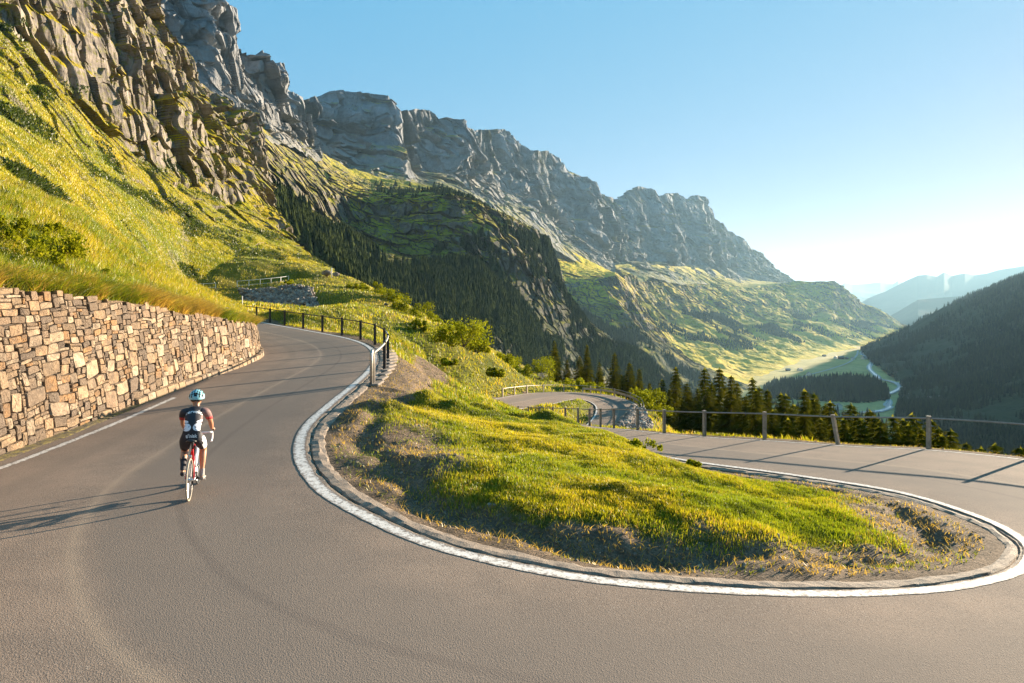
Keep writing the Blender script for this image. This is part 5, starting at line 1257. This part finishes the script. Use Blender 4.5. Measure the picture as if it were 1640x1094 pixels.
# bars
HB = V3(0, .905, .905); b = MB(); b.tube([HT1, HB], .016, 8); b.build('stem', M_CARBON, bike, smooth=True)
b = MB(); dr = []
for s in (-1, 1):
    b.tube(catmull([HB, HB+V3(s*.12, 0, 0), HB+V3(s*.19, .01, 0), HB+V3(s*.21, .06, -.005), HB+V3(s*.212, .09, -.05), HB+V3(s*.212, .07, -.115), HB+V3(s*.212, .0, -.14), HB+V3(s*.212, -.06, -.142)], 5), .0155, 8)
b.build('handlebar', M_TAPE, bike, smooth=True)
for s in (-1, 1):
    b = MB(); b.tube(catmull([HB+V3(s*.21, .05, .0), HB+V3(s*.211, .09, .02), HB+V3(s*.211, .12, .045), HB+V3(s*.211, .128, .06)], 4), [.018]*4+[.02]*4+[.018]*4+[.012], 8)
    b.tube([HB+V3(s*.211, .12, .03), HB+V3(s*.213, .135, -.03), HB+V3(s*.213, .11, -.09)], .006, 6); b.build('brake_lever', M_BLACK, bike, smooth=True)
# transmission
PH = R(-28)     # right crank: forward and down
cr = V3(0, math.cos(PH)*.17, math.sin(PH)*.17)
b = MB(); V, f = ring(BB+V3(.045, 0, 0), .098, .006, 40, 6, .5); b.add(V, f); V, f = ring(BB+V3(.045, 0, 0), .075, .007, 40, 6, .4); b.add(V, f)
for k in range(5): a = 2*math.pi*k/5; b.tube([BB+V3(.045, 0, 0), BB+V3(.045, .095*math.cos(a), .095*math.sin(a))], .007, 6)
b.build('chainring', M_CARBON, bike)
for s in (1, -1):
    b = MB(); p0 = BB+V3(s*.055, 0, 0); p1 = BB+V3(s*.075, 0, 0)+cr*s; b.tube([p0, p1], [.016, .011], 8)
    ck = b.build('crank', M_CARBON, bike, smooth=True)
    MB().tube([p1, p1+V3(s*.03, 0, 0)], .007, 6).box(p1+V3(s*.06, 0, 0), (.065, .075, .018), None, .004).build('pedal', M_ALU, ck)
b = MB()
for dz in (.096, -.098):
    b.tube([BB+V3(.046, 0, dz), RA+V3(.04, 0, dz*.36)], .0035, 5)
b.tube([RA+V3(.045, 0, -.02), RA+V3(.05, .02, -.10), RA+V3(.048, .0, -.13)], .011, 6)
b.build('chain', M_CARBON, bike)
b = MB(); d0 = BB+(HT0-BB)*.25+V3(0, -.02, .045); d1 = BB+(HT0-BB)*.62+V3(0, -.02, .045)
b.tube([d0, d0+(d1-d0)*.72, d0+(d1-d0)*.8, d1], [.035, .035, .02, .018], 12); bt = b.build('bottle', M_WHITE, bike, smooth=True)
b = MB(); b.box((0, .03, WR*2+.03), (.05, .035, .05), None, .008); b.box((0, .885+.02, .69), (.05, .035, .05), None, .008); b.build('brake_caliper', M_ALU, bike)
# ---- rider
def ik(a, b_, l1, l2, pole):
    a, b_, pole = map(np.array, (a, b_, pole)); d = b_-a; L = min(np.linalg.norm(d), (l1+l2)*.995); d = d/np.linalg.norm(d)
    x = (l1*l1-l2*l2+L*L)/(2*L); h = math.sqrt(max(1e-6, l1*l1-x*x)); p = pole-d*(pole@d); p /= np.linalg.norm(p); return a+d*x+p*h
SKV, SKE, SKR = [], [], []
def sk(p, r, par=None):
    SKV.append(tuple(p)); SKR.append(r if isinstance(r, tuple) else (r, r)); i = len(SKV)-1
    if par is not None: SKE.append((par, i))
    return i
def lerp(a, b_, t): return tuple(np.array(a)*(1-t)+np.array(b_)*t)
pel = sk((0, .165, 1.01), (.145, .115))
w1 = sk((0, .235, 1.12), (.128, .10), pel); w2 = sk((0, .32, 1.22), (.145, .105), w1); ch = sk((0, .42, 1.31), (.165, .115), w2); up = sk((0, .50, 1.365), (.13, .09), ch)
nk = sk((0, .565, 1.40), (.058, .058), up); nk2 = sk((0, .60, 1.445), (.055, .055), nk); hd = sk((0, .635, 1.51), (.074, .082), nk2); hd2 = sk((0, .65, 1.575), (.076, .09), hd); hd3 = sk((0, .65, 1.62), (.055, .065), hd2)
sk((0, .735, 1.515), (.014, .014), hd)          # nose
for s in (-1, 1): sk((s*.088, .63, 1.525), (.012, .02), hd)   # ears
FEET = {}
for s in (-1, 1):
    ped = BB+V3(s*.135, 0, 0)+cr*s; hip = V3(s*.095, .185, .985)
    ank = ped+V3(-s*.012, -.115, .115 if s > 0 else .135)
    kn = ik(hip, ank, .43, .425, V3(s*.10, 1, .25))
    h0 = sk(hip, (.098, .098), pel); sk_t = sk(lerp(hip, kn, .5), (.082, .082), h0); k = sk(kn, (.056, .056), sk_t)
    c = sk(lerp(kn, ank, .32)+V3(0, -.018, 0), (.057, .057), k); c2 = sk(lerp(kn, ank, .7), (.040, .040), c); a = sk(ank, (.033, .036), c2)
    sk(ank+V3(0, -.035, -.06), (.026, .028), a); ft = sk(ped+V3(-s*.01, -.01, .045), (.036, .026), a); sk(ped+V3(-s*.01, .09, .035), (.028, .018), ft)
    FEET[s] = (ank, ped)
    sh = V3(s*.178, .485, 1.335); ha = HB+V3(s*.211, .075, .045); wr = ha+V3(s*.004, -.075, .022)
    el = ik(sh, wr, .285, .25, V3(s*.75, -.25, -.6))
    s1 = sk(sh, (.066, .062), up); s2 = sk(lerp(sh, el, .5), (.049, .049), s1); e = sk(el, (.039, .039), s2); f1 = sk(lerp(el, wr, .35), (.041, .041), e); w = sk(wr, (.025, .027), f1)
    pm = sk(ha+V3(0, -.01, .022), (.036, .017), w)
    for q, (ox, L1) in enumerate(((.026, .030), (.010, .034), (-.008, .032), (-.024, .027))):
        a0 = sk(ha+V3(s*.020, .022-ox*.9, .012), (.0085, .0085), pm); a1 = sk(ha+V3(s*.036, .026-ox*.9, -.012), (.0078, .0078), a0); sk(ha+V3(s*.020, .024-ox*.9, -.012-L1*.7), (.0065, .0065), a1)
    t0 = sk(ha+V3(-s*.024, .010, .012), (.0095, .0095), pm); sk(ha+V3(-s*.034, .034, -.010), (.008, .008), t0)
me = bpy.data.meshes.new('person'); me.from_pydata(SKV, SKE, [])
tmp = bpy.data.objects.new('person', me); scene.collection.objects.link(tmp)
m_ = tmp.modifiers.new('skin', 'SKIN'); m_.use_smooth_shade = True; m_.branch_smoothing = .6
for i, v in enumerate(me.skin_vertices[0].data): v.radius = SKR[i]; v.use_root = (i == 0)
m2 = tmp.modifiers.new('sub', 'SUBSURF'); m2.levels = 2; m2.render_levels = 2
dg = bpy.context.evaluated_depsgraph_get(); ev = tmp.evaluated_get(dg); bm_me = bpy.data.meshes.new_from_object(ev)
bpy.data.objects.remove(tmp)
body = bpy.data.objects.new('person', bm_me); scene.collection.objects.link(body)
M_SKIN = simple_mat('tanned_skin', (.42, .20, .11), .5, var=.12, vscale=14)
bm_me.materials.clear(); bm_me.materials.append(M_SKIN)
for p_ in bm_me.polygons: p_.use_smooth = True; p_.material_index = 0
bm_me.calc_loop_triangles()
BVv = np.array([v.co[:] for v in bm_me.vertices]); BVn = np.array([v.normal[:] for v in bm_me.vertices])
def garment(name, sel, out, mat, matfn=None, mats=None):
    keep = [p for p in bm_me.polygons if sel(np.array(p.center[:]))]
    ids = sorted({i for p in keep for i in p.vertices}); mp = {i: k for k, i in enumerate(ids)}
    V = BVv[ids]+BVn[ids]*out; m = bpy.data.meshes.new(name); m.from_pydata([tuple(v) for v in V], [], [[mp[i] for i in p.vertices] for p in keep])
    for q in (mats or [mat]): m.materials.append(q)
    for p_ in m.polygons:
        p_.use_smooth = True
        if matfn: p_.material_index = matfn(np.array(p_.center[:]))
    o = bpy.data.objects.new(name, m); link(o, body); so = o.modifiers.new('cloth', 'SOLIDIFY'); so.thickness = .004; so.offset = 1; return o
def cloth(name, col):
    m, nt, b = new_mat(name); b.inputs['Base Color'].default_value = (*col, 1); b.inputs['Roughness'].default_value = .75
    P = nd(nt, 'ShaderNodeTexCoord').outputs['Object']; n = noise(nt, P, 9, 3, .6, .6); bump(nt, n, .7, .012, b); return m
C_BLACK, C_WHITE, C_RED, C_PINK = cloth('black_lycra', (.022, .02, .026)), cloth('white_lycra', (.70, .70, .74)), cloth('red_lycra', (.38, .03, .035)), cloth('faded_rose_lycra', (.30, .14, .13))
def in_arm(c): return abs(c[0]) > .195 and c[2] > .9 and c[1] > .34
def sel_j(c):
    if c[2] > 1.415 and abs(c[0]) < .1 and c[1] > .5: return False
    if c[1] > .56+.0 and abs(c[0]) < .09: return False
    if abs(c[0]) > .15 and c[1] > .40:
        s = np.sign(c[0]); return c[2] > 1.205
    return c[2] > 1.055 and c[1] < .60
def jm(c):
    if abs(c[0]) > .17 and c[1] > .40 and c[2] < 1.25: return 2
    x, q = c[0], c[2]
    if c[1] < .40:
        for s in (-1, 1):
            if ((x-s*.085)/.078)**2+((q-1.135)/.058)**2 < 1: return 1
        if 1.195 < q < 1.235 and .065 < abs(x) < .135: return 1
        if x > .10 and 1.16 < q < 1.4: return 3
    return 0
def jersey_mat():
    m, nt, b = new_mat('printed_jersey'); b.inputs['Roughness'].default_value = .75
    P = nd(nt, 'ShaderNodeTexCoord').outputs['Object']; sp = nd(nt, 'ShaderNodeSeparateXYZ'); nt.links.new(P, sp.inputs[0]); X, Y, Z = sp.outputs
    def sq(a, o, w): return mth(nt, 'POWER', mth(nt, 'DIVIDE', mth(nt, 'ABSOLUTE', mth(nt, 'SUBTRACT', a, o)), w), 2.0)
    AX = mth(nt, 'ABSOLUTE', X); back = mth(nt, 'LESS_THAN', Y, .42)
    oval = mth(nt, 'LESS_THAN', mth(nt, 'ADD', sq(AX, .082, .068), sq(Z, 1.145, .058)), 1.0)
    st = mth(nt, 'LESS_THAN', mth(nt, 'ADD', sq(AX, .105, .045), sq(Z, 1.225, .018)), 1.0)
    c = mix(nt, mth(nt, 'MULTIPLY', mth(nt, 'GREATER_THAN', X, .115), mth(nt, 'GREATER_THAN', Z, 1.2)), (.022, .02, .026), (.16, .085, .08))
    c = mix(nt, mth(nt, 'MULTIPLY', mth(nt, 'MAXIMUM', oval, st), back), c, (.70, .70, .74))
    w = noise(nt, P, 26, 2, .5); c = mix(nt, mth(nt, 'MULTIPLY', mth(nt, 'MULTIPLY', oval, back), ramp(nt, w, [(.56, 0.), (.6, .8)])), c, (.05, .05, .09))
    sl = mth(nt, 'MULTIPLY', mth(nt, 'GREATER_THAN', AX, .165), mth(nt, 'LESS_THAN', Z, 1.25)); sl = mth(nt, 'MULTIPLY', sl, mth(nt, 'GREATER_THAN', Y, .4))
    c = mix(nt, sl, c, (.38, .03, .035)); nt.links.new(c, b.inputs['Base Color']); bump(nt, noise(nt, P, 9, 3, .6, .6), .7, .012, b); return m
jersey = garment('jersey', sel_j, .008, jersey_mat())
def sel_s(c): 
    if c[2] > 1.075: return False
    s = 1 if c[0] > 0 else -1; ped = BB+V3(s*.135, 0, 0)+cr*s; ank = FEET[s][0]; hip = V3(s*.095, .185, .985); kn = ik(hip, ank, .43, .425, V3(s*.10, 1, .25)); d = kn-hip
    t = ((c-hip)@d)/(d@d); return t < .74 and c[2] > .6 and not (c[2] > .9 and c[1] > .62)
def sm(c): return 1 if (c[0] > .155 and c[2] < .98) else (2 if c[2] < .80 and c[0] > .05 and False else 0)
shorts = garment('shorts', sel_s, .0065, None, sm, [C_BLACK, C_WHITE, C_RED])
sock = garment('sock', lambda c: c[0] < 0 and FEET[-1][0][2]+.12 > c[2] > FEET[-1][0][2]-.02 and c[1] < .6 and abs(c[0]) > .05, .004, C_BLACK)
sock2 = garment('sock', lambda c: c[0] > 0 and FEET[1][0][2]+.09 > c[2] > FEET[1][0][2]-.02 and abs(c[0]) > .05, .004, cloth('grey_sock', (.28, .25, .24)))
for s in (-1, 1):
    ped = FEET[s][1]; ank = FEET[s][0]; V = []
    prof = [(-.155, .030, .095, .022), (-.13, .034, .10, .012), (-.08, .036, .085, .010), (-.03, .040, .070, .012), (.03, .047, .058, .012), (.075, .044, .046, .014), (.10, .030, .036, .018), (.112, .010, .026, .022)]
    for (y, w, zt, zb) in prof:
        for j in range(12):
            a = 2*math.pi*j/12; V.append(ped+V3(-s*.01+math.cos(a)*w, y, (zt+zb)/2+(zt-zb)/2*math.sin(a)+ (0.0 if s > 0 else .0)))
    f = [(i*12+j, i*12+(j+1) % 12, (i+1)*12+(j+1) % 12, (i+1)*12+j) for i in range(len(prof)-1) for j in range(12)]
    mesh_np('cycling_shoe', np.array(V), [np.array(f), np.array([tuple(range(11, -1, -1)), tuple((len(prof)-1)*12+k for k in range(12))])], C_BLACK if s < 0 else cloth('grey_shoe', (.26, .22, .20)), body, smooth=True)  # right shoe in a paler grey than the left
hair = garment('hair', lambda c: c[2] > 1.50 and c[1] < .62 and abs(c[0]) < .085, .004, simple_mat('short_dark_hair', (.05, .035, .025), .8))
# helmet: ribs with open vents between them
hc = V3(0, .645, 1.565); V = []; nu_, nv_ = 48, 22
for i in range(nv_):
    ph_ = (math.pi*.56)*i/(nv_-1)
    for j in range(nu_):
        a = 2*math.pi*j/nu_; rib = math.cos(a*1.0); xx = math.sin(ph_)*math.sin(a); yy = math.sin(ph_)*math.cos(a); zz = math.cos(ph_)
        lat_ = xx*6.2; groove = (math.cos(lat_*math.pi) < -.25) and zz > .10 and abs(xx) < .86 and abs(yy+.1) < .88 and (math.cos(yy*9) > -.72)
        k = .80 if groove else 1.0
        V.append(hc+V3(xx*.112*k, yy*.148*k-.008, zz*.118*k*(1.0)))
f = [(i*nu_+j, (i+1)*nu_+j, (i+1)*nu_+(j+1) % nu_, i*nu_+(j+1) % nu_) for i in range(nv_-1) for j in range(nu_)]
M_HELM = simple_mat('pale_turquoise_helmet', (.22, .47, .52), .35, var=.15, vscale=12); M_VENT = simple_mat('dark_vents', (.02, .025, .03), .8)
he = mesh_np('helmet', np.array(V), np.array(f), M_HELM, body, smooth=False); he.data.materials.append(M_VENT)
Vn = np.array(V); rad = np.linalg.norm((Vn-hc+V3(0, .008, 0))/V3(.112, .148, .118), axis=1)
for p_ in he.data.polygons:
    if min(rad[i] for i in p_.vertices) < .9: p_.material_index = 1
so = he.modifiers.new('shell', 'SOLIDIFY'); so.thickness = .012
# lettering laid on the cloth
bvh_j = BVHTree.FromPolygons([tuple(v.co) for v in jersey.data.vertices], [tuple(p.vertices) for p in jersey.data.polygons])
bvh_s = BVHTree.FromPolygons([tuple(v.co) for v in shorts.data.vertices], [tuple(p.vertices) for p in shorts.data.polygons])
def lettering(txt, center, width, bvh, up, arch=0.0, bold=.012):
    cu = bpy.data.curves.new('t', 'FONT'); cu.body = txt; cu.size = 1; cu.offset = bold; cu.align_x = 'CENTER'
    to = bpy.data.objects.new('t', cu); scene.collection.objects.link(to); dg = bpy.context.evaluated_depsgraph_get(); m = bpy.data.meshes.new_from_object(to.evaluated_get(dg)); bpy.data.objects.remove(to)
    bm = bmesh.new(); bm.from_mesh(m); bmesh.ops.triangulate(bm, faces=bm.faces); bmesh.ops.subdivide_edges(bm, edges=bm.edges, cuts=1)
    xs = [v.co.x for v in bm.verts]; w = max(xs)-min(xs); sc = width/w; c = Vector(center); upv = Vector(up).normalized(); nrm = Vector((0, -upv.z, upv.y)); 
    for v in bm.verts:
        x, y = v.co.x*sc, v.co.y*sc*1.15+arch*(1-(v.co.x*sc/(width/2))**2)
        o_ = c+Vector((x, 0, 0))+upv*y+nrm*.4
        h = bvh.ray_cast(o_, -nrm); v.co = (h[0]+h[1]*.007) if h[0] is not None else (c+Vector((x, 0, 0))+upv*y)
        if h[0] is not None and h[1].dot(nrm) < 0: v.co = h[0]-h[1]*.007
    m2 = bpy.data.meshes.new('lettering'); bm.to_mesh(m2); bm.free(); return m2
for txt, c, wd, bv, upv, ar, par in (('cervelo', (0, .36, 1.30), .25, bvh_j, (0, .62, .78), .012, jersey), ("ti'nisk", (0, .06, 1.00), .17, bvh_s, (0, .25, .97), 0, shorts)):
    m = lettering(txt, c, wd, bv, upv, ar); mat = simple_mat('white_print', (.8, .8, .8), .6); m.materials.append(mat); o = bpy.data.objects.new('lettering', m); link(o, par)
tag(body, 'cyclist seen from behind in black and white jersey and pale turquoise helmet', 'person')
tag(bike, 'slim racing bicycle with red and white frame under the cyclist', 'bicycle')
# stand the pair on the road
yy = np.linspace(8.5, 12, 400); xx = (303-820)/F*yy; dd, zz, _ = seg_dist(xx, yy, EI, EO); j = int(np.abs((HZ-802)/F*yy-zz).argmin())
head_ = R(17.0); fw = V3(-math.sin(head_), math.cos(head_), 0); p0 = V3(xx[j], yy[j], zz[j]); p1 = p0+fw*.92
_, z1_, _ = seg_dist(np.array([p1[0]]), np.array([p1[1]]), EI, EO); pitch = math.atan2(float(z1_[0])-p0[2], .92)
for o in (bike, body): o.location = tuple(p0+V3(0, 0, .002)); o.rotation_euler = (pitch, R(1.0), head_); o.scale = (.93, .93, .93)
# ------------------------------------------------------------------ the air
def build_haze():
    x0, x1, y0, y1, z0, z1 = -27000, 27000, -27000, 28000, -302, 1150
    me = bpy.data.meshes.new('haze')
    bm = bmesh.new(); bmesh.ops.create_cube(bm, size=1)
    for v in bm.verts:
        v.co = Vector(((x0+x1)/2+v.co.x*(x1-x0), (y0+y1)/2+v.co.y*(y1-y0), (z0+z1)/2+v.co.z*(z1-z0)))
    bm.to_mesh(me); bm.free()
    m = bpy.data.materials.new('haze_air'); m.use_nodes = True; nt = m.node_tree; nt.nodes.clear()
    pv = nt.nodes.new('ShaderNodeVolumePrincipled'); out = nt.nodes.new('ShaderNodeOutputMaterial')
    pv.inputs['Color'].default_value = (.42, .71, .92, 1); pv.inputs['Density'].default_value = HAZE_D
    pv.inputs['Anisotropy'].default_value = .28
    nt.links.new(pv.outputs[0], out.inputs['Volume'])
    me.materials.append(m)
    tag(link(bpy.data.objects.new('haze', me)), 'pale blue valley haze in the air', 'haze', kind='stuff')
HAZE_D = 0.000030
build_haze()
